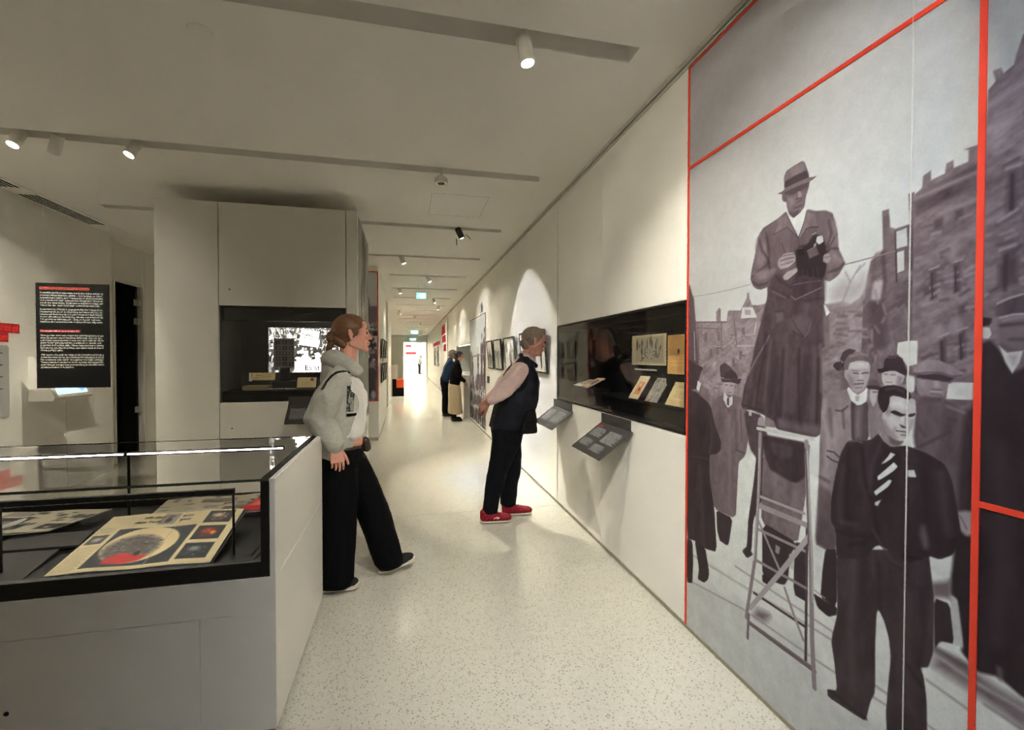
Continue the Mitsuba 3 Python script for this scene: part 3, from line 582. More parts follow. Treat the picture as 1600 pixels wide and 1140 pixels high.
# caption board below the niche
def caption_board(org, right, width, drop, out, label, words, red=None):
    """A dark board bracketed to a wall, sloping down and away from it."""
    t = thing('caption_sign', label, 'caption sign')
    org, right = np.array(org, float), np.array(right, float); n = np.cross(right, [0, 0, 1.0])
    up, q = np.array([0, 0, 1.0]), org
    add(t + '__bracket', quadbox(q - up * .055, q + right * width * .94 - up * .055, q + right * width * .94 + up * .02, q + up * .02, .004), DARKGREY)
    P0, P1 = q - up * .05 + n * .002, q + right * width - up * .05 + n * .002
    f = n * out - up * drop
    add(t + '__board', quadbox(P0 + f, P1 + f, P1, P0, .006), DARKGREY)
    L = np.linalg.norm(f); fu = -f / L; nn = np.cross(right, fu)
    for (u0, u1, v0, v1) in words:
        for k in range(int(round((v1 - v0) * L / .0085))):
            v = v1 * L - k * .0085
            a = P0 + f + right * u0 * width + fu * v + nn * .0008
            wdt = (u1 - u0) * width * (0.97 - .16 * ((k * 37) % 5 == 0) - .06 * ((k * 13) % 3))
            add(t + '__text_line', quadbox(a, a + right * wdt, a + right * wdt + fu * .0038, a + fu * .0038, .0006), LIGHTINK)
    if red:
        a = P0 + f + right * red[0] * width + fu * red[1] * L + nn * .001
        add(t + '__red_heading', quadbox(a, a + right * red[2] * width, a + right * red[2] * width + fu * .016, a + fu * .016, .0008), REDD)
    return t
caption_board((-1.07, CYF - .001, 1.03), (1, 0, 0), .50, .16, .17, 'black sloping caption panel below the cabinet niche beside the woman in the hoodie', [(.06, .46, .2, .75), (.54, .94, .2, .75)])
# photograph printed on the right side of the cabinet
def side_photo(sh):
    sh.c[:] = neutral(128 + 60 * (f2(sh.uu * 2.2, sh.vv * 1.4, 4, 31) - .5)); w = smoothstep_np(.9, 2.3, sh.vv)
    r = np.random.default_rng(4)
    for _ in range(16):
        u, v = r.uniform(.1, 1.1), r.uniform(.9, 1.9); sh.oval(u, v, r.uniform(.05, .16), r.uniform(.15, .4), r.uniform(45, 90), .6)
    for _ in range(10):
        u, v = r.uniform(.1, 1.1), r.uniform(.8, 1.4); sh.oval(u, v, r.uniform(.01, .03), r.uniform(.1, .3), 235, .7)
    sh.poly([(-.1, -.1), (1.4, -.1), (1.4, .55), (.4, .7), (-.1, .62)], 112, .25)
def smoothstep_np(a, b, x):
    t_ = np.clip((x - a) / (b - a), 0, 1); return t_ * t_ * (3 - 2 * t_)
sh = Sheet(np.linspace(0, 1.19, 90), np.linspace(0, 2.05, 120), 130, neutral); side_photo(sh)
add_sheet(cab + '__side_photograph', sh, (CX1 + .003, CYF + .06, .735), (0, 1, 0), (0, 0, 1), .0028, label='blurred grey photograph on the cabinet side')
# ---------------------------------------------------------------- showcase sunk into the right wall
RIGHT, UPV = np.array([0, -1.0, 0]), np.array([0, 0, 1.0])        # reading directions on the right wall
SD_ = 0.42
t = show = thing('wall_showcase', 'dark glazed showcase sunk in the right wall before the bending man', 'showcase')
y0, y1, z0, z1 = CY0 + .004, CY1 - .004, CZ0 + .003, CZ1 - .003
add(t + '__frame', CC([bx(W - .004, W + .03, y0, y0 + .010, z0, z1), bx(W - .004, W + .03, y1 - .022, y1, z0, z1), bx(W - .004, W + .03, y0, y1, z0, z0 + .012), bx(W - .004, W + .03, y0, y1, z1 - .010, z1)]), BLACK)
add(t + '__frame_edge', bx(W - .006, W + .02, y1 - .002, y1 + .012, z0, z1, .001), STEEL)
add(t + '__casing', CC([bx(W + .03, W + SD_, y0 - .02, y0, z0 - .02, z1 + .02), bx(W + .03, W + SD_, y1, y1 + .02, z0 - .02, z1 + .02), bx(W + .03, W + SD_, y0, y1, z0 - .02, z0), bx(W + .03, W + SD_, y0, y1, z1, z1 + .02), bx(W + SD_, W + SD_ + .02, y0 - .02, y1 + .02, z0 - .02, z1 + .02)]), BLACKM)
add(t + '__pane', trimesh.Trimesh([[W + .002, y0 + .01, z0 + .01], [W + .002, y1 - .02, z0 + .01], [W + .002, y1 - .02, z1 - .01], [W + .002, y0 + .01, z1 - .01]], [[0, 1, 2], [0, 2, 3]]), PANE)
add(t + '__shelf', CC([bx(W + .10, W + .30, 2.20, 3.55, 1.110, 1.128, .002), bx(W + .13, W + .30, 2.22, 3.53, z0, 1.11)]), BLACKM)
add(t + '__added_valance', bx(W + .03, W + .04, y0, y1, z1 - .065, z1), BLACKM)  # added to hide the light strip from view
k = add(t + '__unseen_light_strip', bx(W + .05, W + .065, y0 + .1, 3.4, z1 - .016, z1 - .004), WHITE); scene[k]['emitter'] = glow('', (1, .86, .62), 9.0)  # out of view, placed to light the exhibits
def pale_print(sh):
    sh.c[:] = np.array([222, 214, 186.0]); w, h = sh.U.max(), sh.V.max()
    sh.poly([(.12 * w, .1 * h), (.88 * w, .1 * h), (.88 * w, .92 * h), (.12 * w, .92 * h)], np.array([196, 190, 168.0]), .01)
    r = np.random.default_rng(6)
    for _ in range(40): sh.oval(r.uniform(.16, .84) * w, r.uniform(.4, .8) * h, r.uniform(.006, .018), r.uniform(.012, .05), np.array([1, .98, .92]) * r.uniform(40, 210), .6)
    for _ in range(14):
        a, b = r.uniform(.2, .8) * w, r.uniform(.2, .45) * h; sh.stroke([(a, b), (a + r.uniform(-.05, .05), b + r.uniform(-.03, .03))], 70, .006, .004)
sh = Sheet(np.linspace(0, .50, 110), np.linspace(0, .215, 70), 200, neutral); pale_print(sh)
add_sheet('pale_print', sh, (W + .24, 3.22, 1.365), RIGHT, UPV, .004, label='pale print of figures standing at the back of the wall showcase', cat='print')
add('print_caption', bx(W + .236, W + .24, 2.86, 3.17, 1.325, 1.337, .001), GREYP, label='narrow grey caption strip under the pale print', cat='caption strip')
add('print_backing', bx(W + .246, W + .256, 2.70, 3.24, 1.128, 1.60, .002), BLACKM, label='black upright board behind the pale print', cat='board')
def kraft(ink, seed, tint=(196, 156, 98)):
    def fn(sh):
        w, h = sh.U.max(), sh.V.max(); sh.c[:] = np.array(tint, float) * (.92 + .12 * f2(sh.uu * 30, sh.vv * 30, 3, seed)[..., None]); r = np.random.default_rng(seed)
        for k in range(int(h / .012)):
            v = .04 * h + k * .012
            if r.random() < .7: sh.stroke([(w * r.uniform(.1, .2), v), (w * r.uniform(.6, .92), v)], np.array(ink, float), .0035, .004)
        sh.oval(.5 * w, .58 * h, .014, .02, np.array([70, 50, 36.0]), .5)
    return fn
sh = Sheet(np.linspace(0, .245, 60), np.linspace(0, .245, 62), 200, neutral); kraft((164, 124, 76), 4)(sh)
add_sheet('brown_document', sh, (W + .20, 2.665, 1.315), RIGHT, UPV, .004, label='orange brown printed sheet hanging at the near end of the wall showcase', cat='document')
add('document_backing', bx(W + .206, W + .216, 2.40, 2.69, 1.128, 1.58, .002), BLACKM, label='black upright board behind the orange brown sheet', cat='board')
def leaflet(y, w, h, lean, painter, label, cat='leaflet'):
    u = np.array([lean, 0, 1.0]); u /= np.linalg.norm(u)
    sh = Sheet(np.linspace(0, w, 44), np.linspace(0, h, 56), 200, neutral); painter(sh)
    org = np.array([W + .13, y, 1.1295])
    add_sheet('leaflet', sh, org, RIGHT, u, .004, label=label, cat=cat)
    a = org + u * h * .9
    add('leaflet_rest', trimesh.convex.convex_hull([org + (.006, -.01, 0), org + (.006, -w + .01, 0), a + (.006, -.01, 0), a + (.006, -w + .01, 0), (a[0] + .02, y - .01, 1.1285), (a[0] + .02, y - w + .01, 1.1285)]), BLACKM, label='black wedge rest behind the ' + label.split(',')[0] + ' of the wall showcase', cat='stand')
def photo_leaf(sh):
    w, h = sh.U.max(), sh.V.max(); sh.c[:] = np.array([214, 200, 164.0]); sh.poly([(.3 * w, .2 * h), (.85 * w, .2 * h), (.85 * w, .75 * h), (.3 * w, .75 * h)], np.array([190, 132, 92.0]), .01); sh.oval(.62 * w, .42 * h, .016, .016, np.array([96, 46, 44.0]), .5); sh.oval(.5 * w, .62 * h, .02, .02, np.array([222, 180, 140.0]), .5)
def grey_leaf(sh):
    w, h = sh.U.max(), sh.V.max(); sh.c[:] = neutral(105 + 90 * (f2(sh.uu * 60, sh.vv * 60, 3, 8) - .3)); r = np.random.default_rng(5)
    for _ in range(26): sh.oval(r.uniform(0, w), r.uniform(0, h), .008, .014, r.uniform(30, 190), .7)
leaflet(3.06, .135, .185, .62, photo_leaf, 'cream leaflet with red picture, leftmost of three on the shelf of the wall showcase')
leaflet(2.83, .150, .180, .62, grey_leaf, 'grey picture leaflet, middle of three on the shelf of the wall showcase')
leaflet(2.58, .30, .200, .55, kraft((176, 150, 106), 12, (214, 196, 148)), 'large yellowish letter, nearest on the shelf of the wall showcase', 'letter')
# open booklets at the far end of the showcase, on a block
add('booklet_block', bx(W + .08, W + .26, 3.66, 4.06, z0, 1.150, .003), BLACKM, label='black block under the open booklets at the far end of the showcase', cat='block')
def booklet(pts, tint, label):
    P = np.array(pts, float); sh = Sheet(np.linspace(0, 1, 60), np.linspace(0, 1, 40), 200, neutral); kr = np.random.default_rng(3)
    sh.c[:] = np.array(tint, float)
    for k in range(6): sh.stroke([(.1, .15 + .12 * k), (kr.uniform(.5, .9), .15 + .12 * k)], np.array(tint) * .55, .04, .03)
    sh.poly([(.55, .3), (.85, .3), (.85, .75), (.55, .75)], np.array(tint) * .4, .05)
    m_, c = sh.mesh(lambda u, v: ((1 - u) * (1 - v))[..., None] * P[0] + (u * (1 - v))[..., None] * P[1] + (u * v)[..., None] * P[2] + ((1 - u) * v)[..., None] * P[3])
    n = np.cross(P[1] - P[0], P[3] - P[0]); n /= np.linalg.norm(n)
    if m_.face_normals[0] @ n < 0: m_.faces = m_.faces[:, ::-1]
    b = trimesh.convex.convex_hull(np.vstack([P - n * .0005, P - n * .008])); b.unmerge_vertices()
    add('booklet', CC([m_, b]), PRINT, False, color=np.vstack([c, np.full((len(b.vertices), 3), .5)]), label=label, cat='booklet')
booklet([(W + .08, 4.05, 1.166), (W + .08, 3.85, 1.166), (W + .24, 3.85, 1.215), (W + .24, 4.05, 1.215)], (214, 212, 196), 'white open booklet at the far end of the wall showcase')
booklet([(W + .07, 3.83, 1.166), (W + .07, 3.68, 1.166), (W + .23, 3.68, 1.24), (W + .23, 3.83, 1.24)], (200, 168, 132), 'brown toned booklet beside the white one in the wall showcase')
caption_board((W - .001, 4.39, .99), (0, -1, 0), .56, .15, .20, 'dark sloping caption panel on the right wall beside the bending man', [(.1, .45, .25, .82), (.52, .92, .25, .82)])
caption_board((W - .001, 3.235, .985), (0, -1, 0), .50, .17, .235, 'dark sloping caption panel with red heading below the middle of the wall showcase', [(.06, .45, .50, .80), (.52, .95, .42, .80), (.05, .42, .16, .40), (.50, .85, .10, .34)], (.04, .86, .16))

# ---------------------------------------------------------------- framed photographs
def framed(org, right, w, h, label, seed, tilt=0.0, group=None, dark=0.5):
    """A black framed photograph hung so that its top leans forward by tilt degrees. org: lower left corner."""
    t = thing('framed_photograph', label, 'framed photograph', group)
    org, right = np.array(org, float), np.array(right, float); n = np.cross(right, [0, 0, 1.0])
    up = np.array([0, 0, 1.0]) * math.cos(math.radians(tilt)) + n * math.sin(math.radians(tilt)); f = np.cross(right, up)
    org = org + f * .022; b = .018
    P = lambda u, v, d=0.0: org + right * u + up * v + f * d
    add(t + '__frame', CC([quadbox(P(0, 0), P(w, 0), P(w, b), P(0, b), .02), quadbox(P(0, h - b), P(w, h - b), P(w, h), P(0, h), .02), quadbox(P(0, b), P(b, b), P(b, h - b), P(0, h - b), .02), quadbox(P(w - b, b), P(w, b), P(w, h - b), P(w - b, h - b), .02)]), BLACK)
    sh = Sheet(np.linspace(0, w - 2 * b, 36), np.linspace(0, h - 2 * b, 48), 200, neutral); W_, H_ = w - 2 * b, h - 2 * b
    r = np.random.default_rng(seed); m_ = min(W_, H_)
    hor = r.uniform(.35, .6) * H_
    sh.poly([(0, 0), (W_, 0), (W_, hor), (0, hor)], r.uniform(120, 190), .02); sh.c *= (.85 + .3 * f2(sh.uu * 9, sh.vv * 9, 3, seed))[..., None]
    for _ in range(4): u = r.uniform(0, .8) * W_; sh.poly([(u, hor), (u + r.uniform(.1, .3) * W_, hor), (u + .2 * W_, hor + r.uniform(.1, .4) * H_), (u, hor + r.uniform(.1, .4) * H_)], r.uniform(60, 150), .01)
    for _ in range(5): figure(sh, r.uniform(.1, .9) * W_, r.uniform(.0, .2) * H_, r.uniform(.4, .75) * H_, r.uniform(30, 110), r.uniform(130, 200), r.random() < .5)
    sh.c *= dark + .5
    add_sheet(t + '__print', sh, P(b, b, -.006), right, up, .006, 1.15)
    add(t + '__back', quadbox(P(.004, .004, -.013), P(w - .004, .004, -.013), P(w - .004, h - .004, -.013), P(.004, h - .004, -.013), .008), BLACKM)
for y, w, h, l, s, zz in ((8.02, .46, .475, 'leftmost of the four tilted framed photographs beyond the bending man', 11, 1.225), (7.38, .56, .475, 'second tilted framed photograph from the left beyond the bending man', 12, 1.225), (6.56, .62, .475, 'third tilted framed photograph, half hidden behind the bending man', 13, 1.225), (5.62, 1.06, .465, 'large tilted framed photograph behind the face of the bending man', 14, 1.25)):
    framed((W, y, zz), (0, -1, 0), w, h, 'black ' + l, s, 5.0)
add('wall_caption', bx(W - .012, W, 8.06, 8.24, .96, 1.08, .002), DARKGREY, label='small dark caption plate on the right wall behind the elbow of the bending man', cat='caption plate')
for k, (y, z, l) in enumerate(((8.75, 1.40, 'upper black frame nearest the camera on the inner corridor wall'), (9.55, 1.40, 'upper black frame, second along the inner corridor wall'), (10.3, 1.40, 'upper black frame, farthest on the inner corridor wall'),
                               (8.75, .95, 'lower black frame nearest the camera on the inner corridor wall'), (9.55, .95, 'lower black frame, second along the inner corridor wall'), (10.3, .95, 'lower black frame, farthest on the inner corridor wall'))):
    framed((B2X, y, z), (0, 1, 0), .46, .36, l, 30 + k, 4.0)
add('caption_plate', bx(B2X, B2X + .02, 9.3, 9.48, 1.33, 1.39, .002), SOLE, label='small white caption plate between the frames of the inner corridor wall', cat='caption plate')

# crowd photograph on the end of the inner wall
w_, h_ = .158 * 1.0, 2.17
sh = Sheet(np.linspace(0, 1.2, 130), np.linspace(0, h_, 180), 150, sepia)
sh.c[:] = sepia(150 + 20 * sh.vv); sh.poly([(0, 1.35), (1.2, 1.25), (1.2, 1.6), (1.08, 1.6), (1.06, 1.75), (.9, 1.72), (.7, 1.78), (0, 1.78)], 90, .02)
crowd(sh, 0, 1.2, .5, 1.36, .13, 5, 25, 200, .4); sh.poly([(0, 0), (1.2, 0), (1.2, .5), (0, .62)], 42, .1); sh.oval(1.1, .45, .09, .16, 36, .3); sh.oval(1.12, .62, .06, .08, 120, .4); sh.oval(1.13, .1, .05, .09, 140, .4)
t = thing('crowd_photograph', 'tall red framed crowd photograph on the end of the inner corridor wall', 'wall photograph')
add_sheet(t + '__print', sh, (B2X - 1.215, B2Y - .004, .68), (1, 0, 0), (0, 0, 1), .0035)
add(t + '__red_line', CC([bx(B2X - .018, B2X + .0, B2Y - .006, B2Y, .68, 2.868), bx(B2X - 1.215, B2X, B2Y - .006, B2Y, 2.85, 2.868), bx(B2X - 1.215, B2X, B2Y - .006, B2Y, .668, .682)]), REDL)

# tall wall photograph, sign, recess and red lettering further along the right wall
t = thing('tall_photograph', 'tall pale crowd photograph panel on the right wall behind the hands of the bending man', 'wall photograph')
sh = Sheet(np.linspace(0, 2.09, 150), np.linspace(0, 2.17, 170), 205, sepia)
crowd(sh, 0, 2.09, .0, .95, .26, 15, 60, 190, .3); sh.c[sh.vv < .75] *= .85
r = np.random.default_rng(8)
sh.poly([(0, .9), (.35, .95), (.5, 1.35), (.2, 1.5), (0, 1.45)], 130, .05, 1); sh.poly([(.9, .8), (2.09, .8), (2.09, 1.05), (1.0, 1.0)], 95, .04)
for u, v, hh_, g in ((1.20, .80, .75, 80), (1.66, .80, 1.0, 62), (1.98, .75, 1.15, 58), (.45, .75, .6, 100)): figure(sh, u, v, hh_, g, 150, True)
sh.stroke([(0, 1.35), (2.0, 1.42)], 120, .03, .02); sh.stroke([(.15, 1.6), (.22, 1.9)], 150, .03, .03)
add_sheet(t + '__print', sh, (W - .006, 10.535, .065), RIGHT, UPV, .005)
add(t + '__border', CC([bx(W - .010, W, 8.43, 8.452, .05, 2.25), bx(W - .010, W, 8.43, 10.54, 2.235, 2.25), bx(W - .010, W, 10.525, 10.54, .05, 2.25)]), mat('border_grey', (.22, .17, .17), .5))
t = thing('wall_sign', 'small grey sign with dark figure on the right wall above the tall photograph', 'sign')
add(t + '__plate', bx(W - .012, W, 8.78, 9.10, 2.285, 2.47, .002), GREYP)
add(t + '__figure', CC([bx(W - .0135, W - .0118, 8.82, 8.90, 2.30, 2.40), at(trimesh.creation.cylinder(.018, .002, sections=14), rot([0, 1, 0], 90), (W - .0127, 8.86, 2.435))]), INK)
t = thing('wall_recess', 'lit recess with grey lining in the right wall before the couple', 'recess')
add(t + '__lining', CC([bx(W + .5, W + .52, 10.56, 13.6, .98, 1.76), bx(W + .0, W + .5, 10.56, 13.6, 1.735, 1.755), bx(W, W + .5, 10.56, 13.6, .985, 1.003), bx(W, W + .5, 10.555, 10.575, 1.0, 1.74), bx(W, W + .5, 13.585, 13.60, 1.0, 1.74)]), mat('lining', (.40, .40, .37), .7))
k = add(t + '__light', bx(W + .06, W + .075, 10.8, 13.4, 1.722, 1.733), WHITE); scene[k]['emitter'] = glow('', (1, .95, .85), 4.0)
add('dress_figure', at(lathe([(0, 0), (.20, 0), (.17, .1), (.09, .38), (.07, .46), (.10, .52), (.035, .60), (0, .60)], 24), None, (W + .28, 11.15, 1.004)), mat('purple', lin(48, 32, 84), .7), 40, label='purple pointed object standing in the lit wall recess', cat='costume')
add('recess_ledge', bx(W - .16, W, 10.62, 13.4, .94, 1.0, .003), WHITE, label='white ledge projecting below the lit wall recess', cat='ledge')
add('ledge_pillar', bx(W - .14, W, 10.62, 10.80, 0.0, .94, .003), WHITE, label='white upright under the near end of the recess ledge', cat='pillar')
def red_words(lines, y, z, h, label, key='red_lettering'):
    t = thing(key, label, 'lettering')
    for k, s in enumerate(lines):
        m_ = text(s, h * .55, .004, True); w = m_.extents[0]
        add(t + '__red_band', bx(W - .008, W, y - w - h * .4, y, z - k * h * 1.12, z - k * h * 1.12 + h, .001), REDD)
        add(t + '__letters', place_text(m_, (W - .0085, y - h * .2, z - k * h * 1.12 + h * .2), RIGHT, UPV), OFFWHITE)
t = thing('banner', 'white banner with red bands hanging on the far right wall', 'banner')
add(t + '__cloth', bx(W - .03, W - .012, 16.4, 19.6, 1.0, 2.88, .003), OFFWHITE)
for z, h, a, b in ((2.30, .34, 17.2, 18.9), (1.98, .26, 17.0, 18.6), (1.64, .26, 16.8, 17.9)): add(t + '__red_band', bx(W - .034, W - .029, a, b, z, z + h, .001), REDD)
for y, w, h, l, s in ((24.5, 1.0, .9, 'far framed picture on the right wall beyond the banner, nearer one', 51), (22.2, 1.0, .9, 'far framed picture on the right wall just beyond the couple', 52)): framed((W, y, 1.0), (0, -1, 0), w, h, l, s, 0.0)
add('far_red_band', bx(W - .01, W, 20.4, 25.5, 1.98, 2.14, .002), REDD, label='long red heading band on the far right wall', cat='heading band')
# beyond the end doorway
for x0, x1, z0_, z1_, l in ((-.05, .42, 2.30, 2.48, 'upper red heading on the bright wall beyond the end doorway'), (-.05, .82, 1.66, 1.86, 'lower red heading on the bright wall beyond the end doorway')):
    add('far_heading', bx(x0, x1, 41.18, 41.2, z0_, z1_, .002), REDD, label=l, cat='heading band')
for i, (x, y) in enumerate(((.3, 35.4), (.9, 38.0))):  # unseen above the doorway, placed to brighten the end room
    t = thing('unseen_downlight', ('nearer', 'farther')[i] + ' unseen ceiling lamp lighting the bright room beyond the end doorway', 'unseen_downlight')
    scene[t + '__beam'] = {'type': 'spot', 'to_world': T().look_at(origin=[x, y, H - .02], target=[x, y + 1.2, 0], up=[0, 1, .1]), 'intensity': rgb([34, 32, 26]), 'cutoff_angle': 75., 'beam_width': 50.}
    k = add(t + '__lens', at(trimesh.creation.cylinder(.12, .01, sections=24), None, (x, y, H - .006)), WHITE); scene[k]['emitter'] = glow('', (1, .93, .76), 700.0)
# orange box and white plinth standing on the left side of the corridor
t = thing('equipment_box', 'orange and black box standing on the floor left side of the far corridor', 'box')
add(t + '__base', CC([bx(-.50, -.10, 17.3, 18.2, 0, .30, .01), bx(-.50, -.36, 17.28, 17.3, 0, .62, .004)]), BLACKM); add(t + '__lid', bx(-.37, -.10, 17.3, 18.2, .30, .60, .015), ORANGE)
add('white_plinth', bx(-.62, -.34, 18.6, 19.1, 0, 1.12, .006), WHITE, label='white plinth behind the orange box in the far corridor', cat='plinth')
add('dark_frame', bx(-1.2, -1.17, 20.0, 21.2, .9, 2.1, .004), BLACK, label='dark framed board on the inner wall beyond the orange box', cat='frame')

# ---------------------------------------------------------------- left wall: lettering, text boards, screen, hanging text panel
LR = np.array([0, 1.0, 0])         # reading direction on the left wall
t = thing('wall_title', 'dark red title bands with red lettering on the left wall', 'title')
for s, yr, z0_, h in (('Moments of', 5.316, 1.640, .087), ('Freedom', 5.19, 1.556, .082)):
    m_ = text(s, .050, .003, True); w = m_.extents[0]
    add(t + '__band', bx(XL, XL + .008, yr - w - .05, yr, z0_, z0_ + h, .001), REDD)
    add(t + '__letters', place_text(m_, (XL + .0082, yr - w - .022, z0_ + .020), LR, UPV), REDL, kind='stuff')
t = thing('text_board', 'grey rounded text board below the red title on the left wall', 'text board')
bp_ = trimesh.creation.extrude_polygon(sg.box(-.36, -.30, .36, .30).buffer(.03), .008, engine='earcut')
add(t + '__board', at(bp_, np.stack([[0, 1, 0], [0, 0, 1], [1, 0, 0]], 1), (XL, 4.80, 1.195)), GREYP)
for k in range(15):
    if k in (8, 12): continue
    add(t + '__text_line', bx(XL + .008, XL + .0095, 4.46, 5.12 - .05 * (k % 3), 1.45 - k * .036, 1.458 - k * .036), INK)
# desk-like screen on the wall
t = thing('screen_terminal', 'cream wall terminal with tilted glowing screen on the left wall', 'screen')
ya, yb, zb, zt_ = 5.42, 5.98, .985, 1.42
prof = sg.Polygon([(0, zb), (.20, zb), (.215, zb + .03), (.05, zt_), (0, zt_)])
add(t + '__housing', at(trimesh.creation.extrude_polygon(prof, yb - ya, engine='earcut'), np.stack([[1, 0, 0], [0, 0, 1], [0, -1, 0]], 1), (XL, yb, 0)), WHITE)
o = np.array([XL + .215, 0, zb + .03]); uv_ = np.array([XL + .05, 0, zt_]) - o; uv_ /= np.linalg.norm(uv_); nn_ = np.array([uv_[2], 0, -uv_[0]])
sh = Sheet(np.linspace(0, .44, 44), np.linspace(0, .27, 40), 200, neutral); sh.c[:] = np.array([150, 205, 245.0])
r = np.random.default_rng(1)
for _ in range(18): sh.oval(.36 + r.uniform(-.05, .06), .06 + r.uniform(-.04, .08), .02, .02, np.array([40, 50, 90.0]) * r.uniform(.5, 3), .6)
k = add_sheet(t + '__display', sh, np.array([0, ya + .06, 0]) + o + uv_ * .03 + nn_ * .004, LR, uv_, .003); scene[k]['emitter'] = {'type': 'area', 'radiance': VC}
add('wall_joint_left', CC([bx(XL, XL + .0015, 5.926, 5.930, .0, .98), bx(XL, XL + .0015, 5.44, 5.62, 1.739, 1.742)]), RAIL, kind='structure')
# black text panel hanging on two wires
t = thing('hanging_text_sign', 'black hanging text panel with red headings and white text at left', 'text sign')
PY, s_ = 4.6, 4.6 / 3.6
def pv(x, z): return np.array([x * s_, PY, 1.42 + (z - 1.42) * s_])
pa, pb = pv(-2.331, 1.899), pv(-1.926, 1.217)
tx0, tx1, tz1, tz0 = pa[0], pb[0], pa[2], pb[2]
add(t + '__board', bx(tx0, tx1, PY, PY + .010, tz0, tz1, .001), BLACKM)
add(t + '__wire', CC([tube([(x, PY + .005, tz1 - .01), (x, PY + .005, H)], .0005, 6) for x in (tx0 + .06, tx1 - .06)]), OFFWHITE)
tw, th = tx1 - tx0, tz1 - tz0
DE1 = ['Pressefotografinnen konnten durch ihre Arbeit selbst zu', 'bekannten Persönlichkeiten werden – manche sogar zu „Stars".', 'Ausstellungen hoben „ihre" Fotografien als Blick besonders', 'und warben mit ihren besonderen Fähigkeiten. Berichtet', 'wurde von waghalsigen Einsätzen, spontanen Einfällen und', 'Tricks bei der Jagd nach dem entscheidenden Bild.']
DE2 = ['So entstand das öffentlich propagierte Bild des Fotoreporters,', 'Fotojournalismus von Anerkennung und hohen Einkommen,', 'Berufes mit Anerkennung und guten Verdienstmöglichkeiten.', 'In der öffentlichen Darstellung standen meist männliche', 'Fotografen im Mittelpunkt – obwohl Frauen seit den', 'Anfängen des Fotojournalismus in diesem Bereich tätig waren.']
EN1 = ['Through their work with magazines and newspapers, press', 'photographers could become quite well-known, and', 'sometimes becoming stars in their own right. Editorial offices', 'gave "their" photographers a platform to speak, and', 'promoted their unique skills. These texts showcased daring', 'adventures, spontaneous ideas, and clever tricks in search', 'of the perfect shot.']
EN2 = ['This is how the popular idea of the photojournalist as a', 'dream job came about: an eventful and challenging working', 'life combined with public recognition and high earnings.', 'These depictions tended to focus on male photographers,', 'even though women had been working in the field since', "photojournalism's inception."]
def lines(L, top, pitch, width=.86):
    for k, s in enumerate(L):
        m_ = text(s, .0100 * s_, .0006, True); f = min(1.0, tw * width / m_.extents[0]) if m_.extents[0] else 1
        m_.apply_scale([f, 1, 1])
        add(t + '__text_line', place_text(m_, (tx0 + tw * .055, PY - .0004, tz1 - th * (top + k * pitch)), (1, 0, 0), UPV), OFFWHITE)
for s, v, wdt, mt in (('Pressefotografie als Beruf und Berufung', .057, .68, REDL), ('Photojournalism as a dream job', .463, .55, REDD)):
    m_ = text(s, .0095 * s_, .0006, True); f = tw * (wdt - .03) / m_.extents[0]; m_.apply_scale([f, 1, 1])
    add(t + '__heading_band', bx(tx0 + tw * .05, tx0 + tw * (.05 + wdt), PY - .0008, PY, tz1 - th * (v + .006), tz1 - th * (v - .020)), mt)
    add(t + '__heading', place_text(m_, (tx0 + tw * .06, PY - .0014, tz1 - th * v), (1, 0, 0), UPV), INK if mt == REDL else OFFWHITE)
lines(DE1, .100, .0238); lines(DE2, .257, .0238); lines(EN1, .505, .0238); lines(EN2, .690, .0238)
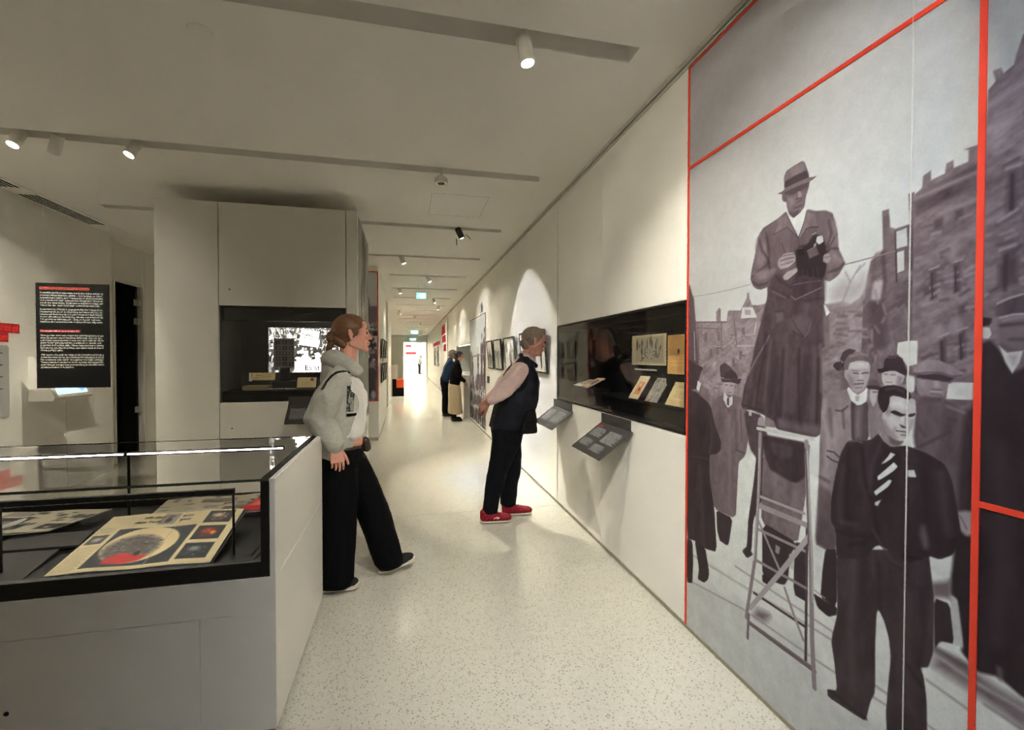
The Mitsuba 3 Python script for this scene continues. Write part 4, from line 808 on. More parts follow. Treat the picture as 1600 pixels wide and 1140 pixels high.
# ---------------------------------------------------------------- the big wall photograph on the right
MURAL = [
('p',120,4,2,0,'1344 1605 1311 1606 1268 1609 1241 1598 1208 1612 1193 1641 1181 1690 1173 1723 1158 1745 1136 1750 1029 1726 1022 1271 1357 1234'),
('p',98,3,2,0,'1140 1869 1120 1870 1115 1813 1100 1805 1059 1807 1064 1895 1048 1896 1037 1343 1204 1334 1197 1580 1183 1680 1173 1723 1136 1744'),
('p',200,2,0,0,'1098 1795 1068 1798 1065 1746 1098 1744'),
('p',196,2,0,0,'1094 1733 1074 1735 1073 1676 1093 1672'),
('p',150,4,0,1,'1164 1657 1133 1658 1130 1597 1172 1598'),
('p',78,6,0,1,'1182 1599 1132 1589 1120 1456 1161 1447'),
('p',105,3,2,0,'1050 1878 1045 1889 1028 1901 1025 1933 1006 1941 1005 1914 971 1919 968 1944 952 1947 950 1926 918 1929 917 1958 927 1965 898 1964 883 1977 878 2090 863 2105 869 2133 853 2132 847 2115 828 2124 823 2147 812 2183 768 2233 622 2372 604 1242 1048 1269'),
('p',84,5,2,0,'1045 1885 896 1915 895 1859 1044 1832'),
('s',130,5,9,0,'1044 1876 896 1895'),
('s',128,5,9,0,'982 1815 895 1826'),
('s',122,5,8,0,'1027 1572 891 1606'),
('s',126,4,8,0,'1042 1702 1028 1704'),
('p',76,4,0,0,'1003 1658 989 1663 986 1585 1002 1580'),
('p',76,4,0,0,'946 1667 933 1671 930 1596 945 1592'),
('p',76,4,0,0,'977 1470 963 1476 960 1400 975 1393'),
('p',76,4,0,0,'932 1485 919 1491 916 1417 931 1411'),
('p',80,4,0,0,'994 1798 975 1801 975 1777 994 1773'),
('p',80,4,0,0,'945 1809 928 1812 927 1789 945 1785'),
('p',80,4,0,0,'1019 1616 999 1622 999 1597 1018 1591'),
('p',80,4,0,0,'933 1556 916 1563 915 1539 932 1532'),
('p',132,6,0,1,'957 1719 942 1722 942 1685 957 1681'),
('p',132,6,0,1,'990 1506 974 1512 973 1473 989 1467'),
('p',132,6,0,1,'947 1520 932 1526 932 1488 946 1482'),
('p',70,5,0,0,'850 1647 816 1663 815 1605 849 1601'),
('p',120,8,2,0,'876 2012 810 2039 617 2084 616 1971 807 1888 874 1875'),
('s',140,6,10,0,'877 2049 810 2070 659 2100'),
('s',145,6,9,0,'876 1989 833 1994'),
('s',136,6,9,0,'872 1763 806 1785 655 1825'),
('p',74,5,0,0,'833 1868 819 1868 817 1770 837 1770'),
('p',74,5,0,0,'843 1677 823 1683 822 1603 842 1597'),
('p',80,5,0,0,'785 1908 763 1910 761 1797 783 1792'),
('p',78,5,0,0,'739 1746 709 1754 707 1598 737 1589'),
('s',138,4,4,0,'1000 1763 981 1764'),
('s',78,4,3,0,'971 1401 943 1410'),
('s',128,4,3,0,'920 1440 885 1444'),
('s',128,4,3,0,'942 1681 924 1686'),
('s',128,4,3,0,'908 1384 876 1393'),
('s',84,4,4,0,'977 1693 955 1705'),
('s',128,4,3,0,'914 1391 880 1404'),
('s',84,4,4,0,'906 1431 883 1439'),
('s',128,4,3,0,'968 1698 951 1705'),
('s',138,4,5,0,'894 1566 873 1579'),
('s',84,4,5,0,'1004 1626 972 1630'),
('s',128,4,5,0,'979 1476 950 1490'),
('s',84,4,4,0,'1021 1787 985 1790'),
('s',84,4,4,0,'999 1661 971 1662'),
('s',128,4,5,0,'930 1411 901 1420'),
('s',84,4,5,0,'986 1663 961 1675'),
('s',128,4,5,0,'941 1444 922 1454'),
('s',84,4,4,0,'1013 1641 983 1646'),
('s',128,4,4,0,'967 1641 938 1646'),
('s',78,4,3,0,'999 1401 982 1415'),
('s',78,4,5,0,'944 1378 918 1387'),
('s',128,4,4,0,'896 1728 869 1728'),
('s',138,4,3,0,'1003 1614 982 1622'),
('s',84,4,4,0,'940 1610 921 1612'),
('s',84,4,4,0,'995 1574 958 1577'),
('s',78,4,5,0,'1023 1395 996 1412'),
('s',78,4,4,0,'937 1455 914 1465'),
('s',84,4,4,0,'902 1544 882 1553'),
('s',138,4,5,0,'907 1651 889 1662'),
('s',138,4,4,0,'920 1644 905 1657'),
('s',78,4,4,0,'897 1505 865 1509'),
('s',78,4,3,0,'896 1505 868 1513'),
('s',138,4,3,0,'964 1624 930 1626'),
('s',128,4,3,0,'1009 1538 983 1551'),
('s',78,4,3,0,'978 1705 959 1713'),
('s',138,4,5,0,'916 1550 893 1553'),
('s',128,4,5,0,'935 1742 904 1739'),
('s',78,4,4,0,'1019 1417 981 1433'),
('s',138,4,3,0,'1020 1569 984 1575'),
('s',138,4,3,0,'998 1592 980 1606'),
('s',138,4,4,0,'920 1633 887 1641'),
('s',84,4,5,0,'1021 1416 997 1432'),
('s',84,4,4,0,'969 1453 933 1459'),
('s',128,4,4,0,'1011 1590 981 1603'),
('s',128,4,3,0,'934 1787 908 1790'),
('s',78,4,5,0,'930 1584 911 1597'),
('s',76,4,6,0,'827 1665 809 1687'),
('s',130,4,6,0,'805 1596 770 1610'),
('s',130,4,6,0,'822 1951 797 1957'),
('s',84,4,5,0,'800 1701 763 1707'),
('s',76,4,4,0,'806 1849 780 1865'),
('s',130,4,4,0,'848 1723 823 1726'),
('s',76,4,5,0,'865 1586 825 1607'),
('s',142,4,6,0,'851 1757 818 1774'),
('s',76,4,4,0,'782 1566 751 1582'),
('s',130,4,6,0,'786 1723 761 1735'),
('s',130,4,5,0,'770 1681 749 1690'),
('s',142,4,6,0,'796 1555 770 1575'),
('s',76,4,5,0,'838 1833 816 1844'),
('s',130,4,5,0,'791 1726 753 1735'),
('s',130,4,6,0,'855 2001 816 2008'),
('s',142,4,6,0,'786 1783 752 1783'),
('s',76,4,4,0,'844 1888 816 1896'),
('s',130,4,4,0,'798 1684 770 1688'),
('s',130,4,4,0,'862 2021 841 2021'),
('s',84,4,6,0,'763 1860 745 1868'),
('s',76,4,6,0,'853 1698 826 1701'),
('s',142,4,4,0,'775 1923 755 1928'),
('s',84,4,5,0,'813 1841 784 1848'),
('s',84,4,5,0,'836 1837 817 1858'),
('s',130,4,4,0,'836 1710 817 1716'),
('s',84,4,6,0,'804 2000 788 2017'),
('s',142,4,6,0,'807 1607 773 1627'),
('s',84,4,6,0,'768 1822 739 1822'),
('s',130,4,6,0,'797 1594 761 1604'),
('s',84,4,5,0,'785 1632 756 1650'),
('s',142,4,6,0,'801 1652 765 1667'),
('s',130,4,4,0,'862 1925 827 1932'),
('s',130,4,4,0,'801 1768 781 1772'),
('s',84,4,4,0,'809 1634 787 1640'),
('s',112,4,4,0,'1079 1369 1072 1324'),
('s',74,4,4,0,'1073 1390 1063 1356'),
('s',74,4,4,0,'1200 1422 1194 1404'),
('s',112,4,5,0,'1143 1372 1124 1336'),
('s',124,4,4,0,'1139 1599 1124 1551'),
('s',82,4,6,0,'1153 1436 1140 1411'),
('s',124,4,5,0,'1168 1504 1167 1455'),
('s',124,4,5,0,'1054 1364 1041 1346'),
('s',124,4,5,0,'1159 1629 1149 1588'),
('s',112,4,4,0,'1100 1459 1080 1417'),
('s',112,4,6,0,'1103 1432 1107 1395'),
('s',74,4,5,0,'1082 1449 1074 1429'),
('s',74,4,4,0,'1188 1492 1170 1466'),
('s',82,4,6,0,'1067 1467 1075 1424'),
('s',74,4,4,0,'1173 1427 1160 1404'),
('s',112,4,4,0,'1108 1453 1113 1434'),
('s',74,4,6,0,'1053 1357 1035 1321'),
('s',74,4,4,0,'1095 1388 1080 1362'),
('s',112,4,5,0,'1107 1495 1103 1468'),
('s',82,4,4,0,'1196 1361 1194 1337'),
('s',112,4,5,0,'1142 1380 1140 1340'),
('s',112,4,4,0,'1058 1584 1038 1562'),
('s',112,4,6,0,'1201 1600 1194 1585'),
('s',124,4,4,0,'1152 1426 1159 1399'),
('s',124,4,6,0,'1129 1540 1135 1528'),
('s',124,4,4,0,'1079 1422 1086 1400'),
('s',124,4,4,0,'1112 1372 1090 1341'),
('s',112,4,6,0,'1173 1460 1184 1421'),
('s',82,4,6,0,'1142 1581 1152 1562'),
('s',112,4,6,0,'1157 1517 1145 1498'),
('s',112,4,5,0,'1146 1440 1136 1390'),
('s',82,4,5,0,'1200 1613 1195 1595'),
('s',82,4,4,0,'1065 1463 1058 1447'),
('s',112,4,4,0,'1072 1481 1060 1467'),
('s',82,4,5,0,'1074 1598 1064 1574'),
('s',124,4,5,0,'1067 1558 1060 1518'),
('s',124,4,4,0,'1195 1616 1207 1583'),
('s',74,4,4,0,'1068 1388 1065 1374'),
('s',112,4,4,0,'1132 1365 1114 1317'),
('s',74,4,4,0,'1076 1582 1087 1572'),
('s',104,4,5,0,'1292 1515 1275 1513'),
('s',96,4,5,0,'1286 1562 1256 1558'),
('s',104,4,5,0,'1243 1572 1200 1563'),
('s',134,4,5,0,'1210 1510 1187 1510'),
('s',134,4,5,0,'1256 1566 1223 1561'),
('s',104,4,5,0,'1330 1584 1296 1580'),
('s',96,4,5,0,'1290 1537 1259 1533'),
('s',96,4,5,0,'1297 1501 1251 1492'),
('s',134,4,5,0,'1257 1579 1225 1578'),
('s',134,4,5,0,'1211 1489 1180 1484'),
('s',96,4,5,0,'1213 1557 1191 1556'),
('s',104,4,5,0,'1289 1557 1255 1556'),
('s',96,4,5,0,'1223 1557 1184 1550'),
('s',96,4,5,0,'1286 1471 1258 1464'),
('s',96,4,5,0,'1289 1514 1247 1516'),
('s',96,4,5,0,'1247 1507 1205 1505'),
('s',140,3,4,0,'1005 1666 983 1670'),
('s',62,3,4,0,'1000 1652 997 1584'),
('s',140,3,4,0,'948 1674 927 1678'),
('s',62,3,4,0,'943 1661 941 1596'),
('s',140,3,4,0,'978 1477 957 1485'),
('s',62,3,4,0,'973 1464 971 1398'),
('s',140,3,4,0,'933 1492 913 1499'),
('s',62,3,4,0,'929 1480 926 1416'),
('s',146,4,5,0,'837 1879 811 1880'),
('s',58,4,6,0,'827 1859 827 1779'),
('s',146,4,5,0,'847 1685 820 1691'),
('s',58,4,6,0,'837 1667 837 1586'),
('s',64,5,6,0,'1136 1741 1129 1651 1136 1594'),
('s',60,4,5,0,'1057 1803 1054 1676'),
('s',64,3,4,0,'1100 1796 1094 1646'),
('p',124,3,2,0,'2155 1797 2127 1793 2110 1744 2093 1726 2081 1615 2073 1601 1917 1589 1918 1635 1898 1651 1886 1644 1885 1588 1846 1585 1836 1633 1755 1625 1745 1639 1736 1651 1717 1677 1717 1696 1704 1695 1702 1675 1686 1642 1650 1636 1601 1641 1562 1211 2169 1144'),
('p',84,4,0,0,'2155 1794 2127 1786 2093 1707 2076 1592 2047 1382 2150 1380'),
('s',150,3,7,0,'2088 1550 2081 1407'),
('s',88,3,6,0,'2060 1590 2047 1407'),
('s',90,3,5,0,'2076 1598 1846 1581'),
('s',92,3,5,0,'1881 1584 1879 1459'),
('s',100,3,5,0,'2075 1569 1880 1551'),
('s',96,3,6,0,'1795 1586 1777 1471'),
('p',192,3,0,0,'1745 1638 1682 1632 1656 1586 1753 1590'),
('p',150,3,0,0,'1728 1625 1693 1621 1693 1600 1727 1603'),
('s',160,3,5,0,'1777 1471 1676 1469'),
('s',158,3,5,0,'1754 1516 1670 1517'),
('s',178,3,6,0,'1663 1562 1670 1523'),
('p',100,4,0,0,'2003 1539 1983 1538 1983 1498 2003 1496'),
('p',100,4,0,0,'1963 1460 1944 1460 1943 1420 1962 1417'),
('p',100,4,0,0,'1916 1475 1898 1474 1897 1435 1915 1432'),
('p',100,4,0,0,'1805 1415 1789 1415 1788 1378 1805 1374'),
('p',100,4,0,0,'1761 1448 1745 1448 1744 1412 1760 1409'),
('p',100,4,0,0,'1908 1541 1889 1540 1889 1501 1907 1498'),
('p',100,4,0,0,'1746 1549 1730 1548 1730 1512 1746 1510'),
('p',132,8,2,1,'2062 1365 1915 1414 1847 1327 1824 1240 2009 1209'),
('s',150,2,3,0,'2093 1729 1966 1725 1830 1725 1695 1730'),
('s',120,2,4,0,'1270 1729 1199 1732 1099 1738'),
('s',148,3,4,0,'1785 1423 1767 1423'),
('s',96,3,4,0,'1733 1531 1725 1509'),
('s',104,3,4,0,'1863 1283 1843 1278'),
('s',140,3,3,0,'1773 1570 1740 1556'),
('s',148,3,3,0,'1840 1205 1818 1208'),
('s',96,3,3,0,'1885 1493 1866 1492'),
('s',148,3,4,0,'1855 1283 1832 1279'),
('s',96,3,4,0,'1732 1231 1697 1213'),
('s',148,3,4,0,'1717 1302 1682 1293'),
('s',140,3,3,0,'1790 1215 1771 1219'),
('s',104,3,3,0,'1701 1333 1670 1331'),
('s',148,3,4,0,'1830 1212 1803 1200'),
('s',148,3,4,0,'1839 1203 1814 1190'),
('s',140,3,3,0,'1929 1523 1910 1506'),
('s',148,3,3,0,'1813 1316 1773 1297'),
('s',96,3,4,0,'1750 1437 1734 1424'),
('s',104,3,3,0,'1967 1314 1939 1299'),
('s',96,3,3,0,'1813 1521 1779 1519'),
('s',104,3,4,0,'1721 1254 1689 1243'),
('s',104,3,3,0,'2037 1541 2008 1528'),
('s',104,3,3,0,'1823 1510 1786 1498'),
('s',148,3,4,0,'1964 1185 1940 1175'),
('s',140,3,3,0,'1808 1298 1779 1296'),
('s',96,3,4,0,'2023 1169 2010 1154'),
('s',140,3,3,0,'2027 1274 1979 1259'),
('s',104,3,4,0,'1760 1537 1729 1527'),
('s',96,3,3,0,'1720 1225 1708 1224'),
('s',148,3,4,0,'1854 1233 1833 1223'),
('s',140,3,3,0,'1941 1318 1921 1303'),
('s',96,3,3,0,'1905 1295 1877 1295'),
('s',148,3,3,0,'1685 1505 1658 1492'),
('s',96,3,4,0,'1965 1215 1954 1205'),
('s',96,3,4,0,'1772 1323 1756 1322'),
('s',140,3,4,0,'1744 1524 1727 1503'),
('s',104,3,4,0,'2050 1417 2014 1400'),
('s',148,3,3,0,'1676 1291 1663 1276'),
('s',104,3,3,0,'1908 1567 1872 1555'),
('s',104,3,4,0,'1829 1524 1801 1514'),
('s',96,3,4,0,'1749 1431 1726 1427'),
('s',148,3,4,0,'2000 1308 1963 1300'),
('s',96,3,4,0,'1931 1275 1899 1275'),
('s',148,3,4,0,'1837 1506 1822 1500'),
('s',104,3,3,0,'1791 1418 1767 1404'),
('s',148,3,3,0,'1920 1470 1885 1471'),
('s',104,3,3,0,'1776 1549 1751 1542'),
('s',96,3,3,0,'1740 1196 1720 1184'),
('s',104,3,4,0,'1876 1257 1852 1251'),
('s',104,3,4,0,'2038 1271 2011 1269'),
('s',148,3,4,0,'1974 1277 1950 1266'),
('s',140,3,3,0,'1732 1500 1722 1485'),
('s',140,3,3,0,'1721 1552 1684 1552'),
('s',96,3,3,0,'1876 1378 1862 1370'),
('s',148,3,3,0,'1725 1272 1698 1270'),
('s',148,3,3,0,'1750 1298 1715 1281'),
('s',140,3,3,0,'1940 1475 1910 1472'),
('s',104,3,3,0,'1708 1357 1698 1339'),
('s',96,3,4,0,'1927 1213 1901 1205'),
('s',104,3,4,0,'1789 1349 1764 1346'),
('s',96,3,4,0,'1900 1466 1866 1453'),
('s',104,3,4,0,'1753 1371 1714 1357'),
('p',168,10,3,1,'1312 1658 1269 1682 1219 1666 1194 1692 1185 1660 1208 1614 1252 1603 1306 1612'),
('s',140,4,3,0,'1268 1609 1242 1669 1209 1715'),
('s',140,4,3,0,'1242 1669 1260 1704'),
('s',142,4,3,0,'1220 1697 1194 1719'),
('p',216,5,3,0,'2166 823 1820 950 1593 1052 1302 975 1087 861 866 785 596 713 589 233 2142 -1092'),  # pavement, here and next, lightened for the stronger light low on the wall
('p',202,12,3,0,'2159 266 1771 345 1363 380 1317 261 991 300 986 -98 2138 -1432'),
('s',150,4,5,0,'2132 406 1772 423 1488 441 1271 448'),
('s',150,4,5,0,'2130 262 1730 324 1319 340 1080 361'),
('s',150,4,5,0,'1773 491 1295 478 1271 459'),
('s',150,4,5,0,'1142 395 1099 396'),
('s',150,4,5,0,'995 513 889 502'),
('s',150,4,5,0,'996 388 953 386'),
('s',150,4,5,0,'862 542 787 536'),
('s',200,5,7,0,'1999 429 1731 422 1585 428'),
('s',196,5,6,0,'1459 579 1321 542 1276 511'),
('p',120,8,0,1,'1640 372 1564 387 1597 337 1661 328'),
('p',112,8,2,0,'977 610 919 620 837 601 765 598 682 564 681 515 799 542 889 555 979 563'),
('s',176,5,7,0,'975 598 890 585 788 584'),
('s',74,6,9,0,'972 614 904 612'),
('p',106,5,1,1,'2051 1292 1990 1273 1922 1217 1949 1138 2049 1157'),
('p',74,3,0,1,'1892 1378 1856 1397 1822 1380 1792 1360 1813 1334 1882 1325'),
('p',150,3,0,1,'1864 1320 1787 1318 1795 1254 1833 1237 1863 1264'),
('s',96,3,4,0,'1851 1294 1833 1294'),
('s',96,3,4,0,'1816 1293 1800 1294'),
('s',110,3,4,0,'1833 1260 1807 1262'),
('p',66,2,0,1,'1847 1353 1817 1363 1784 1355 1763 1325 1864 1320'),
('p',70,2,0,1,'1882 1325 1847 1318 1783 1324 1743 1328 1759 1302 1808 1308 1873 1305'),
('p',106,3,1,1,'1947 1191 1922 1226 1855 1253 1750 1249 1718 1216 1706 1168 1701 1070 1716 998 1758 958 1765 843 1773 703 1920 699 1965 828 1967 980'),
('p',190,2,0,0,'1859 1261 1824 1235 1801 1248 1800 1211 1832 1190 1861 1225'),
('p',70,2,0,0,'1837 1236 1824 1235 1824 1200 1837 1204'),
('s',84,3,4,0,'1854 1197 1815 1177'),
('s',86,3,5,0,'1749 1191 1740 1052'),
('s',84,3,6,0,'1779 1010 1723 1005'),
('s',122,8,6,0,'1823 1153 1815 893 1818 746'),
('s',88,5,5,0,'1782 1187 1771 1018'),
('p',64,3,0,1,'1906 700 1793 699 1816 578 1828 561 1881 564 1900 611'),
('p',66,3,0,1,'2150 1410 2116 1404 2068 1385 2011 1370 2036 1337 2061 1262 2148 1247'),
('p',60,3,1,1,'2148 1260 2066 1246 1955 1191 1916 1090 1875 1030 1878 988 1909 964 1959 950 1955 830 1920 703 1899 502 1985 482 2073 489 2139 474'),
('p',200,2,0,0,'2056 1305 2030 1290 2045 1247 2066 1262'),
('s',84,4,4,0,'1954 1137 1943 1015 1961 956'),
('s',74,3,5,0,'2121 910 1966 930'),
('s',76,8,6,0,'2030 872 2000 498'),
('p',56,3,0,1,'2139 477 2091 479 2082 380 2088 262 2136 246'),
('p',56,3,0,1,'2073 493 1985 486 1954 378 1963 341 1993 311 2044 306 2034 362'),
('p',78,4,1,1,'1730 1193 1622 1184 1576 1055 1641 989 1693 1033'),
('p',150,3,0,1,'1643 1170 1615 1179 1601 1139 1650 1137'),
('p',168,2,0,1,'1699 1191 1680 1190 1684 1171 1699 1172'),
('p',120,3,1,1,'1608 1185 1555 1182 1548 1142 1608 1138'),
('p',66,3,1,1,'1652 1019 1599 1009 1604 887 1618 833 1667 734 1676 591 1730 578 1703 608 1697 724 1665 905'),
('p',60,3,0,1,'1733 576 1695 606 1665 588 1702 556'),
('p',112,3,1,1,'1611 1101 1403 1107 1401 948 1417 849 1441 720 1623 733 1619 941'),
('p',62,4,1,1,'1621 1105 1392 1109 1397 1043 1402 995 1418 972 1447 950 1476 947 1507 954 1578 969 1606 1018'),
('p',76,5,1,1,'1580 1080 1466 1084 1471 1036 1559 1028'),
('p',62,3,0,1,'1617 743 1441 725 1472 668 1483 567 1501 536 1613 514'),
('p',64,3,0,1,'1455 724 1396 738 1393 525 1456 524'),
('p',190,3,0,1,'1479 671 1452 672 1457 617 1472 615'),
('p',150,3,0,1,'1545 679 1522 676 1528 645 1547 647'),
('p',58,3,0,1,'1614 530 1566 526 1579 499 1613 498'),
('p',74,3,1,1,'1599 1726 1340 1685 1339 1618 1328 1561 1320 1522 1319 1465 1347 1450 1346 1405 1342 1310 1344 1224 1345 1152 1368 1134 1452 1134 1548 1137 1558 1166 1622 1186 1680 1196 1746 1199 1731 1284 1701 1355 1683 1407 1659 1495 1633 1568 1601 1664'),
('p',100,4,1,1,'1336 1608 1321 1571 1314 1471 1336 1450 1343 1551'),
('p',205,2,0,0,'1342 1607 1331 1599 1316 1575 1330 1563'),
('s',120,4,5,0,'1589 1506 1626 1455 1661 1410 1705 1346'),
('s',110,6,7,0,'1352 1461 1346 1382 1347 1303'),
('s',92,4,6,0,'1635 1573 1614 1624 1591 1668'),
('p',98,6,1,1,'1545 1183 1467 1173 1356 1180 1345 1154 1377 1140 1467 1142 1541 1143'),
('p',88,7,0,1,'1484 1528 1443 1511 1420 1493 1401 1518 1393 1555 1438 1582 1485 1562'),
('s',60,3,4,0,'1475 1520 1420 1491 1409 1495'),
('s',58,8,8,0,'1548 1415 1576 1261 1581 1196'),
('s',60,9,8,0,'1408 1416 1422 1274 1432 1178'),
('s',88,9,8,0,'1470 1367 1480 1220'),
('s',86,8,8,0,'1656 1281 1666 1221'),
('s',60,3,5,0,'1742 1214 1680 1206 1612 1201'),
('p',90,3,1,1,'1510 1982 1549 1966 1627 1950 1650 1929 1671 1855 1692 1786 1697 1752 1683 1723 1665 1707 1638 1699 1598 1705 1591 1647 1339 1618 1342 1692 1320 1682 1303 1688 1284 1699 1263 1729 1268 1750 1280 1774 1287 1793 1291 1846 1303 1890 1311 1915 1339 1933 1377 1942 1415 1960 1454 1929 1490 1951'),
('p',72,6,1,1,'1595 1735 1549 1758 1487 1718 1458 1751 1338 1751 1337 1675 1339 1613 1594 1643'),
('p',104,7,1,1,'1660 1882 1632 1914 1604 1869 1603 1825 1637 1784 1663 1810'),
('p',104,6,1,1,'1335 1906 1310 1888 1300 1820 1319 1787 1334 1839'),
('p',104,6,1,1,'1673 1770 1616 1775 1563 1771 1562 1750 1616 1734 1665 1736'),
('p',112,6,1,1,'1319 1787 1287 1776 1270 1738 1293 1725 1313 1746'),
('s',60,3,5,0,'1574 1910 1542 1917 1508 1920'),
('s',62,3,5,0,'1422 1892 1398 1891 1368 1882'),
('s',66,3,4,0,'1453 1869 1447 1832 1464 1800'),
('s',64,5,6,0,'1604 1902 1593 1828 1600 1798'),
('s',66,4,5,0,'1688 1761 1637 1784 1589 1801'),
('s',62,4,5,0,'1341 1774 1324 1797 1295 1838'),
('s',68,3,4,0,'1532 1864 1512 1823'),
('p',100,4,1,1,'1552 1957 1511 1972 1477 1909 1502 1925 1532 1914'),
('p',104,5,1,1,'1415 1953 1382 1938 1376 1891 1409 1900'),
('p',206,2,0,0,'1510 1982 1500 1972 1478 1945 1447 1955 1423 1969 1416 1955 1428 1917 1452 1869 1474 1906 1494 1945'),
('p',44,4,0,1,'1464 1822 1441 1833 1413 1831 1384 1861 1350 1848 1336 1811 1327 1767 1337 1707 1363 1679 1411 1659 1456 1646 1474 1677 1457 1739 1464 1788'),
('p',72,4,1,1,'1492 1694 1440 1724 1353 1696 1347 1668 1411 1654 1462 1637 1483 1649'),
('s',100,3,4,0,'1483 1649 1462 1637 1411 1652 1352 1669'),
('p',190,2,0,1,'1373 1849 1350 1850 1344 1826 1362 1819 1375 1832'),
('p',150,2,0,1,'1383 1827 1373 1829 1378 1807 1386 1804'),
('s',140,2,4,0,'1392 1863 1376 1864'),
('s',120,2,4,0,'1450 1819 1441 1805'),
('p',146,3,0,1,'1547 1803 1522 1820 1497 1821 1473 1815 1464 1800 1464 1781 1494 1765 1534 1763 1550 1782'),
('s',88,2,4,0,'1537 1796 1506 1799 1470 1797'),
('s',92,2,3,0,'1534 1813 1500 1813 1470 1808'),
('s',92,2,3,0,'1534 1780 1500 1781 1473 1783'),
('p',156,3,0,1,'1524 1735 1500 1749 1475 1752 1458 1756 1452 1741 1475 1730 1500 1717 1517 1720'),
('p',106,3,1,0,'1508 1974 1477 1916 1453 1869 1477 1892 1505 1919 1532 1914 1568 1908 1545 1943'),
('s',58,2,3,0,'1511 1975 1483 1920 1453 1869'),
('s',58,2,3,0,'1568 1908 1536 1915 1505 1919 1477 1892 1453 1867'),
('p',108,3,1,0,'1415 1957 1393 1932 1368 1884 1398 1892 1417 1890 1442 1862 1450 1871 1428 1915'),
('s',58,2,3,0,'1415 1955 1428 1915 1450 1869'),
('s',58,2,3,0,'1368 1884 1398 1891 1417 1890 1442 1862'),
('s',52,5,6,0,'1653 1914 1631 1857 1600 1819 1589 1775'),
('s',116,5,5,0,'1667 1875 1660 1908 1643 1925'),
('s',60,5,5,0,'1611 1925 1604 1892 1597 1849'),
('s',118,5,5,0,'1305 1884 1297 1841 1292 1803'),
('s',54,5,5,0,'1325 1892 1314 1845 1329 1805'),
('s',56,4,5,0,'1338 1778 1314 1795 1290 1789'),
('s',120,5,5,0,'1301 1766 1275 1743'),
('s',56,4,5,0,'1323 1715 1284 1719 1265 1735'),
('s',56,4,4,0,'1687 1740 1651 1718 1602 1721'),
('s',114,5,4,0,'1680 1771 1616 1770 1563 1768'),
('s',52,5,5,0,'1562 1745 1530 1715 1486 1688'),
('s',58,4,4,0,'1588 1703 1504 1657 1416 1627 1341 1627'),
('s',98,4,4,0,'1575 1684 1510 1650'),
('p',84,3,0,0,'1413 1808 1375 1818 1362 1785 1402 1778'),
('s',120,2,2,0,'1413 1808 1375 1818'),
('p',30,2,0,1,'1456 1827 1430 1826 1424 1796 1449 1797'),
('s',110,2,2,0,'1456 1825 1433 1824'),
('s',70,2,2,0,'1457 1742 1448 1688'),
('s',70,2,2,0,'1434 1741 1425 1688'),
('s',70,2,2,0,'1412 1740 1403 1688'),
('s',70,2,2,0,'1390 1740 1381 1688'),
('s',70,2,2,0,'1369 1739 1360 1688'),
('p',62,3,1,0,'1483 1698 1446 1720 1353 1694 1350 1666 1411 1652 1462 1637'),
('s',112,2,3,0,'1483 1654 1462 1637 1411 1651 1350 1666'),
('s',96,2,2,0,'1474 1694 1411 1694 1353 1691'),
('p',128,3,0,1,'1344 1779 1323 1782 1313 1760 1328 1745 1346 1757'),
('s',80,2,2,0,'1338 1769 1318 1767'),
('s',54,5,5,0,'1606 1519 1618 1415 1645 1309 1658 1211'),
('s',92,6,5,0,'1579 1492 1597 1363 1609 1245'),
('s',54,5,5,0,'1517 1453 1524 1316 1529 1190'),
('s',90,6,5,0,'1498 1465 1503 1342 1504 1218'),
('s',52,5,5,0,'1442 1451 1443 1320 1438 1189'),
('s',92,7,6,0,'1375 1450 1376 1324 1380 1208'),
('s',54,5,4,0,'1359 1416 1360 1302 1364 1188'),
('p',90,4,1,0,'1557 1595 1522 1597 1515 1564 1553 1557'),
('s',56,2,3,0,'1560 1601 1516 1601'),
('s',54,3,3,0,'1473 1561 1455 1531 1420 1493'),
('s',104,3,3,0,'1420 1493 1403 1514 1393 1548'),
('p',96,2,0,1,'1531 2055 1519 2061 1456 2061 1405 2058 1408 2037 1419 2012 1426 1972 1447 1955 1472 1946 1497 1970 1507 1995 1510 2016 1524 2023 1532 2037'),
('p',68,4,0,1,'1528 2054 1456 2058 1408 2057 1411 2039 1438 2037 1456 2036 1479 2032 1503 2041'),
('p',80,3,0,1,'1531 2055 1512 2046 1506 2020 1524 2023'),
('p',128,2,0,1,'1456 2039 1444 2035 1438 2019 1442 2013 1455 2017'),
('s',64,2,4,0,'1464 2013 1441 2008'),
('s',66,2,4,0,'1472 1982 1455 1981 1438 1982'),
('s',122,3,4,0,'1466 1971 1440 1970'),
('s',72,2,4,0,'1458 2001 1441 2001'),
('p',112,5,0,1,'1503 2028 1473 2023 1470 1998 1490 1990'),
('p',72,3,0,1,'1502 1982 1478 1965 1449 1973 1452 1957 1475 1945 1493 1962'),
('p',102,2,1,1,'1521 2076 1523 2119 1512 2136 1478 2142 1441 2145 1429 2138 1420 2117 1409 2086 1406 2067 1462 2067 1519 2068'),
('p',60,2,0,1,'1520 2098 1480 2102 1417 2104 1408 2073 1462 2074 1520 2072'),
('p',96,2,0,1,'1554 2064 1534 2064 1511 2070 1450 2072 1408 2073 1389 2067 1373 2066 1392 2058 1416 2058 1456 2060 1516 2059 1541 2056'),
('s',62,2,3,0,'1534 2056 1494 2056 1450 2056 1405 2056'),
('p',120,4,0,1,'1451 2139 1431 2135 1425 2112 1439 2111'),
('s',80,2,12,0,'1399 796 1398 302'),
('s',82,2,11,0,'1659 428 1405 431'),
('s',150,2,12,0,'1498 528 1458 455 1410 378'),
('s',146,2,12,0,'1643 748 1522 584'),
('s',146,2,12,0,'1635 705 1409 709'),
('s',136,2,12,0,'1646 571 1402 575'),
